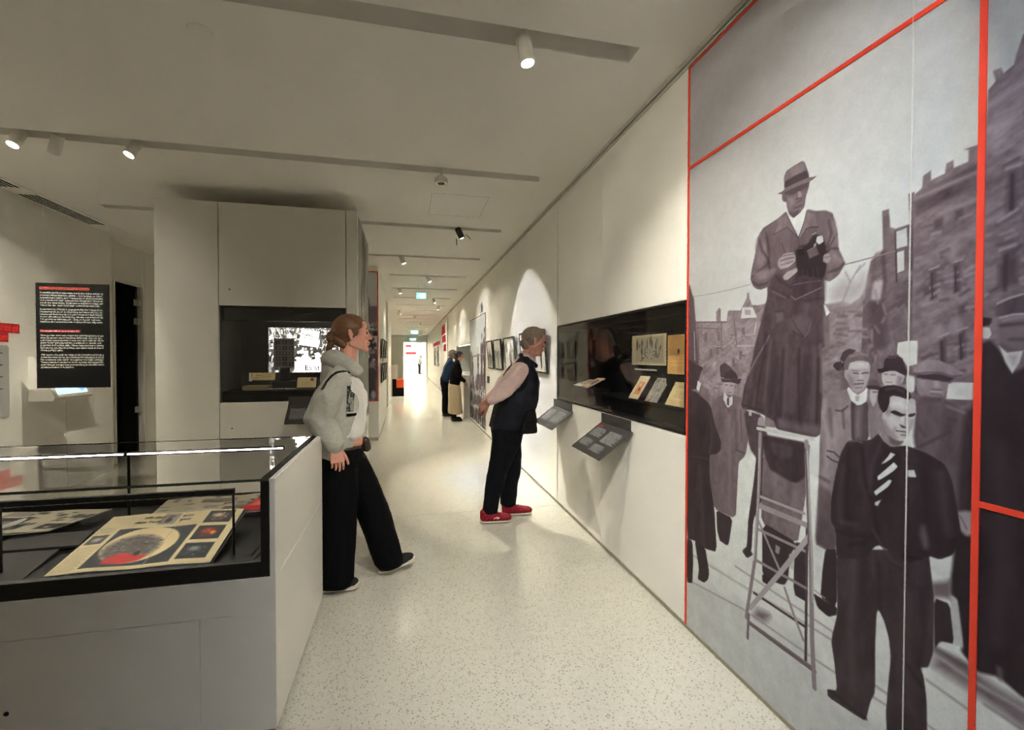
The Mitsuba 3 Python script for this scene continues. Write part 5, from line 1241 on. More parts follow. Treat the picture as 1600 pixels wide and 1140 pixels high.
('s',160,2,11,0,'1630 845 1411 846'),
('p',150,2,0,0,'1643 817 1383 817 1383 797 1643 793'),
('s',110,2,18,0,'1687 286 1511 290 1361 296'),
('s',136,2,5,0,'1683 294 1511 300 1361 305'),
('s',166,2,20,0,'1388 772 1515 585 1680 353'),
('s',136,2,18,0,'1633 1105 1637 894 1654 577 1703 300'),
('s',176,2,5,0,'1636 1044 1641 829 1661 565'),
('s',140,2,19,0,'1406 1111 1399 958 1381 694 1372 399 1360 234'),
('s',178,2,5,0,'1402 1077 1393 950 1377 699 1371 539'),
('s',92,2,5,0,'1411 1087 1401 948 1393 739'),
('s',120,2,15,0,'1688 319 1694 216'),
('p',188,2,0,0,'1654 1131 1503 1131 1372 1131 1368 1120 1503 1119 1654 1118'),
('p',58,3,0,1,'1277 1386 1265 1403 1247 1410 1238 1404 1247 1382 1263 1376'),
('p',62,2,0,1,'1303 1390 1294 1403 1270 1408 1265 1380 1284 1373'),
('p',70,3,0,1,'1277 1412 1266 1438 1243 1450 1218 1443 1238 1425 1256 1403'),
('p',96,6,1,1,'1270 1384 1246 1363 1246 1315 1273 1304'),
('p',150,2,0,1,'1256 1395 1238 1416 1169 1413 1171 1384 1174 1352 1191 1317 1213 1306 1231 1313 1242 1335 1260 1356'),
('p',176,4,0,1,'1242 1406 1175 1406 1175 1384 1240 1380'),
('p',170,4,0,1,'1209 1375 1196 1375 1193 1351 1208 1350'),
('p',122,5,0,1,'1246 1365 1228 1349 1228 1324 1241 1336'),
('s',84,2,4,0,'1228 1370 1209 1368'),
('s',84,2,4,0,'1199 1369 1177 1372'),
('s',112,2,3,0,'1233 1379 1209 1376'),
('s',100,2,3,0,'1213 1346 1193 1347'),
('s',80,3,4,0,'1223 1333 1193 1337'),
('s',116,3,4,0,'1219 1321 1197 1324'),
('p',94,2,1,1,'1262 1382 1260 1408 1242 1431 1206 1439 1178 1433 1163 1415 1171 1390 1174 1404 1194 1410 1214 1410 1241 1402 1248 1378'),
('s',130,4,4,0,'1238 1423 1205 1433 1182 1427'),
('p',124,3,1,1,'1334 1284 1292 1300 1250 1316 1227 1274 1220 1124 1257 1117 1279 1025 1280 762 1322 750 1363 751 1353 961 1350 1137 1341 1236'),
('p',122,3,1,1,'1178 1295 1151 1273 1127 1250 1122 1198 1170 1154'),
('p',76,3,1,1,'1236 1281 1212 1263 1176 1287 1172 1153 1230 1139'),
('p',116,5,1,1,'1220 1262 1192 1269 1199 1161 1217 1158'),
('p',204,2,0,0,'1249 1314 1243 1323 1230 1309 1212 1298 1193 1310 1180 1327 1178 1319 1182 1280 1199 1268 1212 1265 1234 1279'),
('p',160,3,0,1,'1221 1295 1205 1297 1207 1278 1218 1277'),
('s',78,3,5,0,'1289 1240 1265 1240 1245 1259'),
('s',84,4,6,0,'1263 1245 1258 1185'),
('s',150,6,6,0,'1331 1271 1336 1214 1314 1128 1328 1013'),
('s',86,6,6,0,'1313 1239 1300 1152'),
('s',152,7,6,0,'1291 1209 1295 1131'),
('s',70,3,5,0,'1319 1096 1294 1096 1275 1083'),
('s',70,3,5,0,'1321 1077 1299 1067 1279 1064'),
('s',84,5,7,0,'1346 997 1312 990'),
('p',94,5,1,1,'1350 973 1302 953 1287 892 1280 767 1322 750 1363 756 1357 868'),
('p',204,3,0,0,'1368 744 1322 747 1331 673 1340 605 1361 623'),
('p',58,3,0,1,'1322 752 1278 768 1275 567 1340 571 1333 672'),
('p',54,3,0,1,'1369 573 1322 569 1275 571 1275 545 1308 520 1352 530'),
('s',150,2,4,0,'1364 585 1322 578'),
('p',206,2,0,0,'1088 1464 1059 1469 1033 1468 1034 1402 1060 1393 1075 1417 1090 1432'),
('p',200,3,0,1,'1063 1370 1039 1365 1040 1321 1061 1318'),
('p',172,2,0,1,'1134 1373 1098 1386 1065 1372 1072 1347 1094 1333 1126 1332 1134 1350'),
('s',104,2,3,0,'1126 1369 1117 1369'),
('s',104,2,3,0,'1107 1368 1094 1368'),
('s',120,2,3,0,'1120 1345 1103 1345'),
('p',130,4,0,1,'1087 1367 1069 1364 1077 1341 1090 1337'),
('p',58,2,0,1,'1130 1379 1127 1411 1116 1424 1089 1426 1073 1417 1065 1385 1098 1380'),
('p',56,2,0,1,'1150 1385 1127 1387 1094 1390 1065 1389 1058 1376 1065 1366 1080 1373 1098 1382 1125 1376 1144 1371'),
('s',96,3,3,0,'1118 1419 1091 1421'),
('p',90,3,0,1,'1180 1327 1168 1350 1150 1351 1134 1330'),
('p',62,2,0,1,'1182 1331 1152 1333 1124 1327 1134 1318 1180 1321'),
('p',162,3,0,1,'1170 1320 1145 1319 1149 1287 1159 1264 1171 1285'),
('s',96,2,4,0,'1161 1312 1149 1313'),
('p',92,4,1,1,'1036 1297 1018 1308 966 1309 929 1289 911 1274 899 1202 889 1022 954 1001 1020 1135 1041 1177'),
('p',124,3,0,1,'1035 1362 1013 1361 953 1360 955 1334 966 1313 995 1308 1018 1308 1033 1323'),
('p',150,4,0,1,'991 1360 975 1358 975 1338 989 1339'),
('p',140,5,0,1,'1028 1359 1010 1356 1010 1334 1025 1337'),
('s',150,3,4,0,'998 1326 971 1326'),
('s',92,2,3,0,'997 1331 970 1332'),
('s',100,3,4,0,'997 1319 971 1317'),
('p',84,4,0,1,'1018 1312 993 1310 968 1311 974 1298 1006 1295'),
('p',66,3,0,1,'1037 1371 978 1377 939 1368 953 1353 987 1357 1015 1359 1034 1362'),
('p',132,2,1,1,'1046 1380 1034 1402 1008 1414 982 1414 954 1402 933 1387 920 1380 930 1370 949 1367 978 1377 1022 1372'),
('s',86,3,4,0,'1041 1373 1007 1378 975 1379 945 1369 926 1373'),
('p',198,2,0,0,'955 1348 943 1354 896 1355 892 1311 959 1308'),
('p',62,5,1,1,'917 1280 887 1300 879 927 930 906 926 1112'),
('s',122,4,5,0,'957 1289 934 1281 918 1276'),
('s',72,4,6,0,'1034 1159 996 1185 950 1219'),
('s',74,4,5,0,'952 1257 937 1253'),
('s',78,5,6,0,'1025 1220 1011 1200'),
('s',110,4,6,0,'1034 1156 1000 1144 968 1132'),
('p',50,4,1,1,'892 1450 865 1466 842 1436 820 1384 800 1395 778 1418 675 1364 635 1105 645 608 788 612 835 631 879 614 915 645 911 663 926 777 945 787 930 957 908 1033'),
('p',104,4,0,1,'849 1520 802 1524 768 1527 760 1447 800 1424 824 1430 843 1449'),
('s',66,4,6,0,'843 1499 802 1501'),
('s',130,4,5,0,'838 1512 802 1518'),
('s',74,4,6,0,'825 1464 792 1463'),
('s',76,5,8,0,'842 1449 812 1430'),
('p',196,3,0,0,'847 1449 831 1432 801 1436 807 1409 820 1382 833 1408'),
('p',150,5,0,1,'827 1424 808 1430 817 1399'),
('p',78,3,1,1,'855 1538 850 1554 835 1564 803 1576 758 1581 757 1514 802 1524 856 1521'),
('s',150,3,5,0,'850 1554 829 1564 803 1571'),
('s',156,3,4,0,'846 1518 820 1524 800 1524'),
('p',198,2,0,1,'880 1497 866 1495 862 1478 868 1467 880 1469'),
('p',50,3,0,1,'882 1523 861 1518 866 1501 882 1499'),
('p',150,4,0,1,'930 1009 913 1019 891 1023 890 965 907 953 924 966'),
('s',110,3,4,0,'922 1001 907 973'),
('s',70,12,10,0,'843 1196 835 961 839 720'),
('s',120,5,6,0,'834 652 832 628'),
('s',60,8,6,0,'869 996 688 991'),
('p',60,3,0,1,'981 754 942 757 930 655 963 643 978 612'),
('p',188,3,0,0,'943 772 926 777 911 659 930 653'),
('p',110,5,0,1,'989 792 955 812 940 824 940 770 960 765 982 756'),
('p',66,3,1,1,'1280 767 1138 824 997 882 986 795 980 753 980 604 992 551 1013 537 1004 518 995 456 992 336 1101 247 1107 331 1103 401 1095 512 1101 568 1116 612 1134 640 1140 623 1143 522 1141 374 1156 332 1170 260 1202 254 1305 241 1309 265 1270 287 1283 381 1296 444 1273 550'),
('s',52,6,7,0,'1136 781 1130 644'),
('s',84,10,8,0,'1217 746 1225 529 1211 326'),
('s',54,6,7,0,'1015 761 1003 639 1018 537'),
('s',86,12,9,0,'1049 725 1056 589 1044 407'),
('s',50,6,6,0,'1046 519 1011 487'),
('s',46,4,6,0,'1293 268 1200 267 1169 269'),
('p',57,3,1,1,'1245 1142 1216 1152 1190 1152 1161 1165 1142 1185 1126 1166 1097 1153 1062 1162 1043 1160 1004 1151 962 1133 950 1110 941 1086 928 1014 919 953 935 894 968 866 996 864 1050 819 1096 834 1141 839 1185 776 1280 736 1283 833 1303 857 1302 931 1288 1018 1268 1099'),
('s',100,3,4,0,'1239 1143 1212 1149 1195 1147'),
('s',44,6,8,0,'1238 1120 1246 991 1240 886'),
('s',74,8,9,0,'1260 1051 1273 940 1267 872'),
('s',44,5,6,0,'1281 832 1230 834 1182 852'),
('s',44,5,6,0,'1229 804 1182 827 1157 861'),
('s',78,7,6,0,'1262 865 1208 876'),
('s',42,5,6,0,'1194 1129 1184 1028 1154 955 1141 879'),
('s',76,4,5,0,'1157 881 1129 844 1094 808 1064 805'),
('s',42,4,6,0,'1063 832 1016 849'),
('s',44,7,7,0,'1006 1074 1001 949 1010 870'),
('s',76,9,9,0,'971 1101 957 1000 950 950'),
('s',70,5,6,0,'1133 1164 1164 1074 1167 992'),
('p',92,5,0,1,'1017 940 1006 947 995 897 1000 881 1010 880 1020 913'),
('p',50,4,0,1,'1121 1143 1084 1146 1072 1114 1093 1032 1142 949 1159 994 1152 1057'),
('p',200,2,0,0,'1132 1092 1112 1119 1104 1134 1091 1130 1102 1115 1121 1098'),
('p',206,2,0,0,'1143 1051 1094 1106 1083 1095 1096 1078 1132 1045 1142 1039'),
('p',202,2,0,0,'1154 1000 1108 1050 1099 1049 1110 1028 1147 990'),
('p',196,2,0,0,'1150 968 1131 982 1141 959 1150 960'),
('p',200,2,0,0,'1056 1091 1037 1096 1031 1077 1054 1072'),
('p',128,3,0,1,'1137 1179 1130 1216 1112 1191 1091 1177 1066 1176 1076 1159 1104 1150 1125 1162'),
('p',92,4,0,1,'1112 1183 1091 1173 1069 1172 1084 1156 1106 1161'),
('p',172,2,0,1,'1110 1302 1095 1306 1059 1299 1050 1304 1037 1298 1035 1277 1035 1257 1039 1236 1045 1215 1058 1187 1075 1172 1093 1176 1112 1189 1127 1213 1132 1239 1127 1256 1115 1267 1111 1287'),
('p',192,5,0,1,'1104 1293 1075 1294 1064 1282 1065 1267 1089 1272 1106 1278'),
('p',184,6,0,1,'1115 1242 1089 1239 1085 1222 1103 1212'),
('p',196,4,0,1,'1078 1246 1067 1248 1065 1229 1077 1225'),
('p',178,4,0,1,'1084 1188 1063 1195 1062 1184 1077 1176'),
('p',126,5,0,1,'1128 1230 1118 1214 1103 1197 1084 1180 1095 1177 1114 1189 1128 1208'),
('p',136,4,0,1,'1112 1273 1104 1262 1111 1242 1123 1252'),
('p',150,4,0,1,'1049 1240 1039 1242 1047 1213 1054 1212'),
('p',62,2,0,1,'1109 1255 1100 1261 1091 1262 1074 1255 1062 1254 1065 1249 1078 1245 1092 1248'),
('p',66,2,0,1,'1061 1253 1049 1257 1036 1261 1037 1253 1049 1247 1058 1247'),
('p',80,2,0,1,'1081 1224 1072 1220 1061 1218 1064 1212 1074 1213'),
('s',150,3,4,0,'1063 1244 1063 1225'),
('s',84,2,4,0,'1088 1202 1075 1202 1059 1202'),
('s',110,3,4,0,'1075 1191 1059 1193'),
('s',140,4,4,0,'1092 1210 1097 1194'),
('p',50,2,1,1,'1147 1289 1145 1313 1138 1326 1124 1334 1096 1338 1069 1332 1051 1318 1047 1304 1055 1297 1068 1300 1077 1303 1098 1306 1109 1301 1110 1281 1117 1259 1129 1250 1139 1264'),
('s',76,4,5,0,'1120 1323 1094 1329 1072 1321'),
]

mu = thing('wall_mural', 'huge old street photograph of a man on a ladder covering the near right wall', 'wall photograph')
ML, MR, MT = 2.140, -0.95, 2.912
Ys = [ML]
while Ys[-1] > 0.72: Ys.append(Ys[-1] - 0.0016 - 0.0028 * max(0.0, Ys[-1] - .72) / 1.42)
Ys += np.linspace(Ys[-1] - .006, MR, 150).tolist()
zs = np.arange(0.02, MT, 0.0027)
sh = Sheet(np.array(Ys), zs, 202, sepia)
sh.c[:] = sepia(206 - 16 * np.clip((sh.uu - 1.3) / .9, 0, 1) - 26 * np.clip((sh.vv - 1.9) / 1.0, 0, 1) + 3 * (f2(sh.uu * 3, sh.vv * 3, 3, 5) - .5))  # sky of the print, with some spotlight falloff painted in at upper left
SEEDN = [0]
SOFT = {2: 2.6, 3: 4.5, 4: 10, 5: 16, 6: 22, 7: 28, 8: 34, 9: 38, 10: 44, 12: 60}
def tex(n, soft):
    SEEDN[0] += 1; k = SEEDN[0]
    if n == 1:      # woven cloth with hanging folds
        return lambda u, v: 1 + .55 * (f2(u * 22, v * 6 + u * 7, 4, k) - .5) + .22 * (f2(u * 60, v * 40, 3, k + 50) - .5)
    if n == 2:      # sooty masonry
        return lambda u, v: 1 + .60 * (f2(u * 14, v * 20 + u * 10, 5, k) - .5) + .22 * (f2(u * 6, v * 80 + u * 40, 2, k + 9) - .5) + .30 * (f2(u * 55, v * 70, 2, k + 5) - .5)
    if n == 3:      # pavement
        return lambda u, v: 1 + .10 * (f2(u * 16, v * 16, 4, k) - .5) + .05 * (f2(u * 90, v * 90, 2, k + 3) - .5)
    return lambda u, v: 1 + .14 * (f2(u * 40, v * 40, 2, k) - .5)
# the crowd and street go on beyond the part traced here
sh.poly([(.80, .75), (-1.0, .75), (-1.0, 2.86), (-.2, 2.84), (.1, 2.80), (.40, 2.62), (.58, 2.46), (.70, 2.30), (.80, 2.1)], 104, .006, 0, tex(2, 3))
sh.poly([(.9, .1), (-1.0, .05), (-1.0, .95), (.9, .9)], 58, .05, 0, tex(1, 3))
for k in range(14): sh.poly([(.5 - .11 * k, 1.5 + .45 * (k % 2)), (.46 - .11 * k, 1.5 + .45 * (k % 2)), (.46 - .11 * k, 1.78 + .45 * (k % 2)), (.5 - .11 * k, 1.76 + .45 * (k % 2))], 74, .01)
for kind, g, soft, n, c, pts in MURAL:
    P = np.array([int(v) for v in pts.split()], float).reshape(-1, 2) / 1000
    if kind == 'p': sh.poly(P, g, SOFT[soft] / 1000, c, tex(n, soft))
    else: sh.stroke(P, g, n / 1000, SOFT[soft] / 1000)
for y, w, hgt, g in ((.36, .20, 1.62, 58), (.02, .22, 1.75, 50), (-.34, .21, 1.58, 66), (-.66, .23, 1.7, 54)):
    sh.poly([(y + w, .10), (y - w, .06), (y - w * 1.05, hgt * .8), (y - w * .5, hgt * .9), (y + w * .5, hgt * .9), (y + w * 1.05, hgt * .8)], g, .01, 2, tex(1, 4))
    sh.oval(y, hgt, .085, .12, 128, .3); sh.poly([(y + .13, hgt + .04), (y - .13, hgt + .05), (y - .09, hgt + .09), (y - .06, hgt + .17), (y + .06, hgt + .17), (y + .09, hgt + .09)], g - 6, .006, 1)
    sh.poly([(y + .05, hgt - .1), (y - .05, hgt - .1), (y, hgt - .24)], 190, .006)
sh.c *= (1 + .07 * (f2(sh.uu * 30, sh.vv * 30, 3, 71) - .5) + .06 * (n2(sh.uu * 330, sh.vv * 330, 77) - .5))[..., None]
m_, c = sh.mesh(lambda u, v: np.stack([np.full_like(u, W - .003), u, v], -1), 0.72)
c = np.clip(.6 * (c / .6) ** 1.10, 0, .9)
if m_.face_normals[0][0] > 0: m_.faces = m_.faces[:, ::-1]
add(mu + '__print', m_, MURALM, False, color=c)
add(mu + '__board', CC([bx(W - .0025, W + .025, 1.0605, ML + .004, .02, MT), bx(W - .0025, W + .025, MR, 1.0535, .02, MT)]), BLACKM)
for b in ((ML - .004, ML + .010, .02, MT), (.880, .896, .02, MT)): add(mu + '__red_line', bx(W - .0062, W - .0028, *b), REDL)
add(mu + '__red_line', bx(W - .0060, W - .0028, .896, ML, 2.384, 2.400), REDL)
add(mu + '__red_line', bx(W - .0060, W - .0028, MR, .880, 1.038, 1.054), REDL)
add(mu + '__red_line', bx(W - .0060, W - .0028, MR, ML, MT - .012, MT), REDL)
add(mu + '__joint_strip', bx(W - .0065, W + .002, 1.0552, 1.0588, .02, MT - .012, .0014), mat('joint_strip', (.42, .42, .40), .22, spec=.8))
# ---------------------------------------------------------------- people
RES = [1.0]     # coarser meshes for people far away
def ball(p, r, n=20):
    s = m3.Manifold.sphere(1.0, n)
    r = (r, r, r) if np.ndim(r) == 0 else r
    return s.scale(tuple(float(v) for v in r)).translate(tuple(float(v) for v in p[:3]))
def bone(*pts, n=20):
    """Hulls of neighbouring spheres: each point is (x, y, z, r) or (x, y, z, rx, ry, rz)."""
    b = [ball(p, p[3] if len(p) == 4 else p[3:6], n) for p in pts]
    if len(b) == 1: return b
    return [m3.Manifold.batch_hull([u, v]) for u, v in zip(b[:-1], b[1:])]
def hull(*pts, n=16): return m3.Manifold.batch_hull([ball(p, p[3] if len(p) == 4 else p[3:6], n) for p in pts])
def union(parts): return m3.Manifold.batch_boolean(parts, m3.OpType.Add)
def tri(man):
    me = man.to_mesh(); t_ = trimesh.Trimesh(np.array(me.vert_properties[:, :3], float), np.array(me.tri_verts), process=True)
    t_.update_faces(t_.nondegenerate_faces()); t_.remove_unreferenced_vertices(); return t_
def skinned(parts, edge=.012, it=10, wrinkle=0.0, scale=14.0, seed=0, stretch=(1, 1, .45), cut=None):
    u = union(parts)
    if cut is not None: u = u - cut
    t_ = tri(u.refine_to_length(edge * RES[0]))
    trimesh.smoothing.filter_taubin(t_, lamb=.5, nu=.52, iterations=it)
    if wrinkle:
        v = np.array(t_.vertices); d = meshkit.fbm(v * np.array(stretch) * scale, 3, seed) - .5
        ridge = 1 - np.abs(2 * meshkit.noise(v * np.array(stretch) * scale * 1.3 + 7, seed + 3) - 1)
        t_.vertices = v + t_.vertex_normals * ((d + .35 * (ridge - .5)) * wrinkle)[:, None]
    return t_
class Frame:
    """Local head axes: +x the way the face looks, +y its left, +z up."""
    def __init__(self, c, yaw=0, pitch=0, roll=0, s=1.0):
        self.c, self.s = np.array(c, float), s
        self.R = rot([0, 0, 1], yaw) @ rot([0, 1, 0], pitch) @ rot([1, 0, 0], roll)
    def man(self, m): return m.transform(np.hstack([self.R * self.s, self.c[:, None]]))
    def pt(self, p): return self.R @ np.array(p, float) * self.s + self.c
    def inv(self, P): return ((P - self.c) @ self.R) / self.s
def head_parts(beak=1.0, jaw=1.0):
    L = [ball((-.014, 0, .030), (.096, .074, .084), 36)]
    L.append(hull((.052, .026, .052, .030), (.052, -.026, .052, .030), (.046, .044, -.006, .024), (.046, -.044, -.006, .024), (.062, .016, -.084 * jaw, .016), (.062, -.016, -.084 * jaw, .016), (-.01, .050, -.052 * jaw, .016), (-.01, -.050, -.052 * jaw, .016), n=20))
    L.append(hull((.074, .026, .024, .011), (.074, -.026, .024, .011), (.080, 0, .026, .010)))                     # brow
    L.append(hull((.083, 0, .014, .0075), (.106 * beak, 0, -.020, .0095), (.082, .012, -.026, .008), (.082, -.012, -.026, .008)))   # nose
    L.append(hull((.084, .014, -.046, .0065), (.084, -.014, -.046, .0065), (.089, 0, -.046, .007)))              # lips
    L.append(hull((.081, .012, -.058, .0070), (.081, -.012, -.058, .0070), (.086, 0, -.058, .0070)))
    L.append(hull((.072, .010, -.088 * jaw, .014), (.072, -.010, -.088 * jaw, .014)))                              # chin
    for s in (-1, 1):
        L.append(hull((-.004, s * .072, .012, .008, .006, .014), (-.016, s * .080, .016, .010, .005, .016), (-.010, s * .074, -.022, .008, .006, .010)))   # ears
        L.append(ball((.060, s * .036, -.012), (.026, .024, .020), 16))                                             # cheeks
    return L
def eyes(t, fr, z=.010):
    for s in (-1, 1):
        e = trimesh.creation.icosphere(2, .0095); add(t + '__eye', at(e, fr.R * fr.s, fr.pt((.0755, s * .031, z))), EYEM, True)
        add(t + '__eyebrow', tri(fr.man(hull((.083, s * .018, z + .020, .0032), (.080, s * .034, z + .025, .0036), (.070, s * .048, z + .020, .0026), n=10))), t_hair[0], True)
t_hair = [HAIRB]
def hand_parts(fr, curl=20, spread_=5, side=1, thumb=35, lens=(.070, .078, .073, .058), point=None):
    """Palm and five fingers. Local: +x towards the finger tips, +z out of the back of the hand, thumb on the +y*side side. s sizes it."""
    L = [hull((.010, .024, 0, .012), (.010, -.024, 0, .012), (.080, .033, 0, .010), (.080, -.032, 0, .010), (.045, 0, 0, .014))]
    for k in range(4):
        y0 = (.030 - .020 * k) * side; a = math.radians((6 - 4 * k) * spread_ / 5 * side); cu = math.radians(curl * (1 + .12 * k) if point is None or k not in point else 8)
        p = np.array([.084 - .004 * abs(k - 1), y0, 0]); r = .0088 - .0006 * (k == 3); ang = cu * .7; pts = [(*p, r)]
        for f in (.46, .30, .24):
            d = np.array([math.cos(ang) * math.cos(a), math.sin(a), -math.sin(ang)]); p = p + d * lens[k] * f; r -= .0008; pts.append((*p, r)); ang += cu
        L += bone(*pts, n=12)
    a = math.radians(thumb); b0 = np.array([.022, .028 * side, -.004])
    b1 = b0 + np.array([math.cos(a) * .042, math.sin(a) * .042 * side, -.010]); b2 = b1 + np.array([math.cos(a * .7) * .032, math.sin(a * .7) * .032 * side, -.008]); b3 = b2 + np.array([math.cos(a * .4) * .022, math.sin(a * .4) * .022 * side, -.006])
    L += bone((*b0, .014), (*b1, .0105), (*b2, .0095), (*b3, .0075), n=12)
    return [fr.man(m) for m in L]
class HandFrame(Frame):
    def __init__(self, c, fwd, back, s=1.0):
        x = np.array(fwd, float); x /= np.linalg.norm(x); z = np.array(back, float); z -= x * (x @ z); z /= np.linalg.norm(z)
        self.c, self.s, self.R = np.array(c, float), s, np.stack([x, np.cross(z, x), z], 1)
def body(t, coarse, fine, hands, fr, skin, lip, flush=(0, 0, 0)):
    a = union(coarse).refine_to_length(.016 * RES[0]); b = union(fine).refine_to_length(.0055 * RES[0])
    L = [a, b] + ([union(hands).refine_to_length(.0035 * RES[0])] if hands else [])
    m_ = tri(union(L)); trimesh.smoothing.filter_taubin(m_, lamb=.5, nu=.52, iterations=8)
    q = fr.inv(np.array(m_.vertices)); c = np.tile(np.array(lin(*skin)), (len(q), 1))
    def spot(p, r, col, k):
        w = np.exp(-(((q - np.array(p)) / np.array(r)) ** 2).sum(1))[:, None] * k; c[:] = c * (1 - w) + np.array(lin(*col)) * w
    spot((.090, 0, -.052), (.012, .022, .010), lip, .8)
    for s in (-1, 1):
        spot((.055, s * .05, -.02), (.03, .02, .022), (min(skin[0] + 14, 255), skin[1] - 18, skin[2] - 14), .5)
        spot((.076, s * .031, .008), (.012, .016, .010), (skin[0] * .6, skin[1] * .5, skin[2] * .5), .6)
    spot((.10, 0, -.02), (.014, .014, .014), (skin[0], skin[1] - 20, skin[2] - 14), .4)
    c *= (1 + .05 * (meshkit.noise(np.array(m_.vertices) * 60) - .5))[:, None]
    add(t + '__body', m_, SKIN, True, color=c)
def sneaker(t, heel, toe, w, upper, sole, h=.085, name='shoe', laces=None, cap=None):
    heel, toe = np.array(heel, float), np.array(toe, float); d = toe - heel; L = np.linalg.norm(d); x = d / L; z = np.array([0, 0, 1.0]); z -= x * (x @ z); z /= np.linalg.norm(z); R = np.stack([x, np.cross(z, x), z], 1)
    M = lambda m: m.transform(np.hstack([R, heel[:, None]]))
    up = skinned([M(m) for m in (hull((.045, 0, .045, .040, w * .46, .040), (L * .45, 0, .045, .04, w * .47, .034), (L - .05, 0, .040, .046, w * .50, .026)), hull((.045, 0, .045, .040, w * .45, .040), (.05, 0, h, .045, w * .38, .02), (L * .42, 0, h * .75, .03, w * .34, .02)), hull((L * .42, 0, h * .75, .03, w * .34, .02), (L * .75, 0, .05, .04, w * .40, .02)))], .007, 8)
    k = add(t + '__' + name, up, upper, True)
    so = skinned([M(hull((.042, 0, .014, .042, w * .46, .013), (L * .45, 0, .013, .05, w * .43, .012), (L - .052, .0, .014, .052, w * .52, .013)))], .008, 3)
    add(k + '__sole', so, sole, True)
    if cap: add(k + '__toe_cap', skinned([M(ball((L - .048, 0, .030), (.050, w * .47, .029), 20))], .006, 2), cap, True)
    for i in range(4):
        f = .46 + .085 * i; hh = h * .98 - (f - .38) * h * 1.12
        a, b = (heel + R @ np.array([L * f, s * w * .26, max(hh, .052)]) for s in (-1, 1)); m = heel + R @ np.array([L * f, 0, max(hh, .052) + .012])
        add(k + '__lace', tube([a, m, b], .0028, 8), laces or upper)
    return k

# ---- woman in a grey hoodie leaning on the back corner of the display case
t = w1 = thing('person', 'young woman in grey hoodie and wide black trousers leaning beside the display case', 'person')
fr = Frame((-.327, 3.05, 1.558), yaw=6, pitch=-2, s=1.06); t_hair[0] = HAIRB
hf = HandFrame((-.400, 2.846, .888), (.10, -.03, -.98), (.30, -.94, .0), .95)
hf2 = HandFrame((-.300, 3.215, .905), (-.1, -.1, -.98), (.4, .9, .1), .9)
body(t, bone((-.365, 3.05, 1.22, .075), (-.375, 3.05, 1.05, .085), (-.365, 3.03, .90, .098, .125, .07), (-.385, 3.03, .82, .09)) + bone((-.395, 2.93, 1.285, .04), (-.485, 2.865, 1.07, .036), (-.402, 2.848, .89, .026)) + bone((-.385, 3.17, 1.285, .04), (-.37, 3.235, 1.07, .036), (-.302, 3.215, .91, .026))
     + bone((-.39, 2.97, .80, .075), (-.40, 2.97, .45, .05), (-.42, 2.97, .09, .035)) + bone((-.36, 3.11, .80, .075), (-.22, 3.12, .44, .05), (-.10, 3.13, .085, .035)),
     [fr.man(m) for m in head_parts(.96)] + bone((-.352, 3.05, 1.50, .050), (-.362, 3.05, 1.38, .052), (-.37, 3.05, 1.31, .07)),
     hand_parts(hf, 20, 2, 1, 30) + hand_parts(hf2, 40, 4, -1, 30), fr, (206, 150, 130), (176, 92, 88))
eyes(t, fr)
# hair drawn back into a low knot
cut = fr.man(hull((.10, .06, .020, .02), (.10, -.06, .020, .02), (.10, .06, -.11, .02), (.10, -.06, -.11, .02), (.022, .09, -.11, .02), (.022, -.09, -.11, .02), (.050, .09, .020, .016), (.050, -.09, .020, .016)))
cut2 = fr.man(hull((.02, .10, -.02, .012), (-.020, .10, -.055, .012), (.08, .10, -.10, .02), (-.05, .10, -.10, .012), (.02, -.10, -.02, .012), (-.020, -.10, -.055, .012), (.08, -.10, -.10, .02), (-.05, -.10, -.10, .012)))
cap = (fr.man(ball((-.016, 0, .034), (.103, .081, .091), 40)) + fr.man(hull((-.085, .02, -.03, .030), (-.085, -.02, -.03, .030), (-.05, .035, -.06, .02), (-.05, -.035, -.06, .02)))) - cut - cut2
hk = add(t + '__hair', skinned([cap], .007, 5, .004, 60, 4, (1, 1, 1)), HAIRB, True)
kn = fr.pt((-.112, -.01, -.020))
L = bone((*kn, .030), *[(kn[0] - .006, kn[1] + .01, kn[2] + .026, .026)]) + [ball(kn + (-.014, -.012, .006), .024), ball(kn + (.004, .018, -.012), .026)]
L += bone((*(kn + (-.006, 0, -.018)), .020), (kn[0] - .020, kn[1] - .01, kn[2] - .065, .017), (kn[0] - .022, kn[1] - .012, kn[2] - .115, .006))
add(hk + '__knot', skinned(L, .006, 4, .010, 90, 8, (1, 1, 1)), HAIRB, True)
for k in range(9):
    a = RNG.uniform(-1, 1, 3) * .022; p = kn + a
    add(hk + '__strand', tube([p, p + (-.022 + a[0] * .4, a[1], .010 - .02 * (k % 3)), p + (-.030 + a[0] * .6, a[1] * 1.4, -.030 - .012 * (k % 4))], .0018, 6), HAIRB)
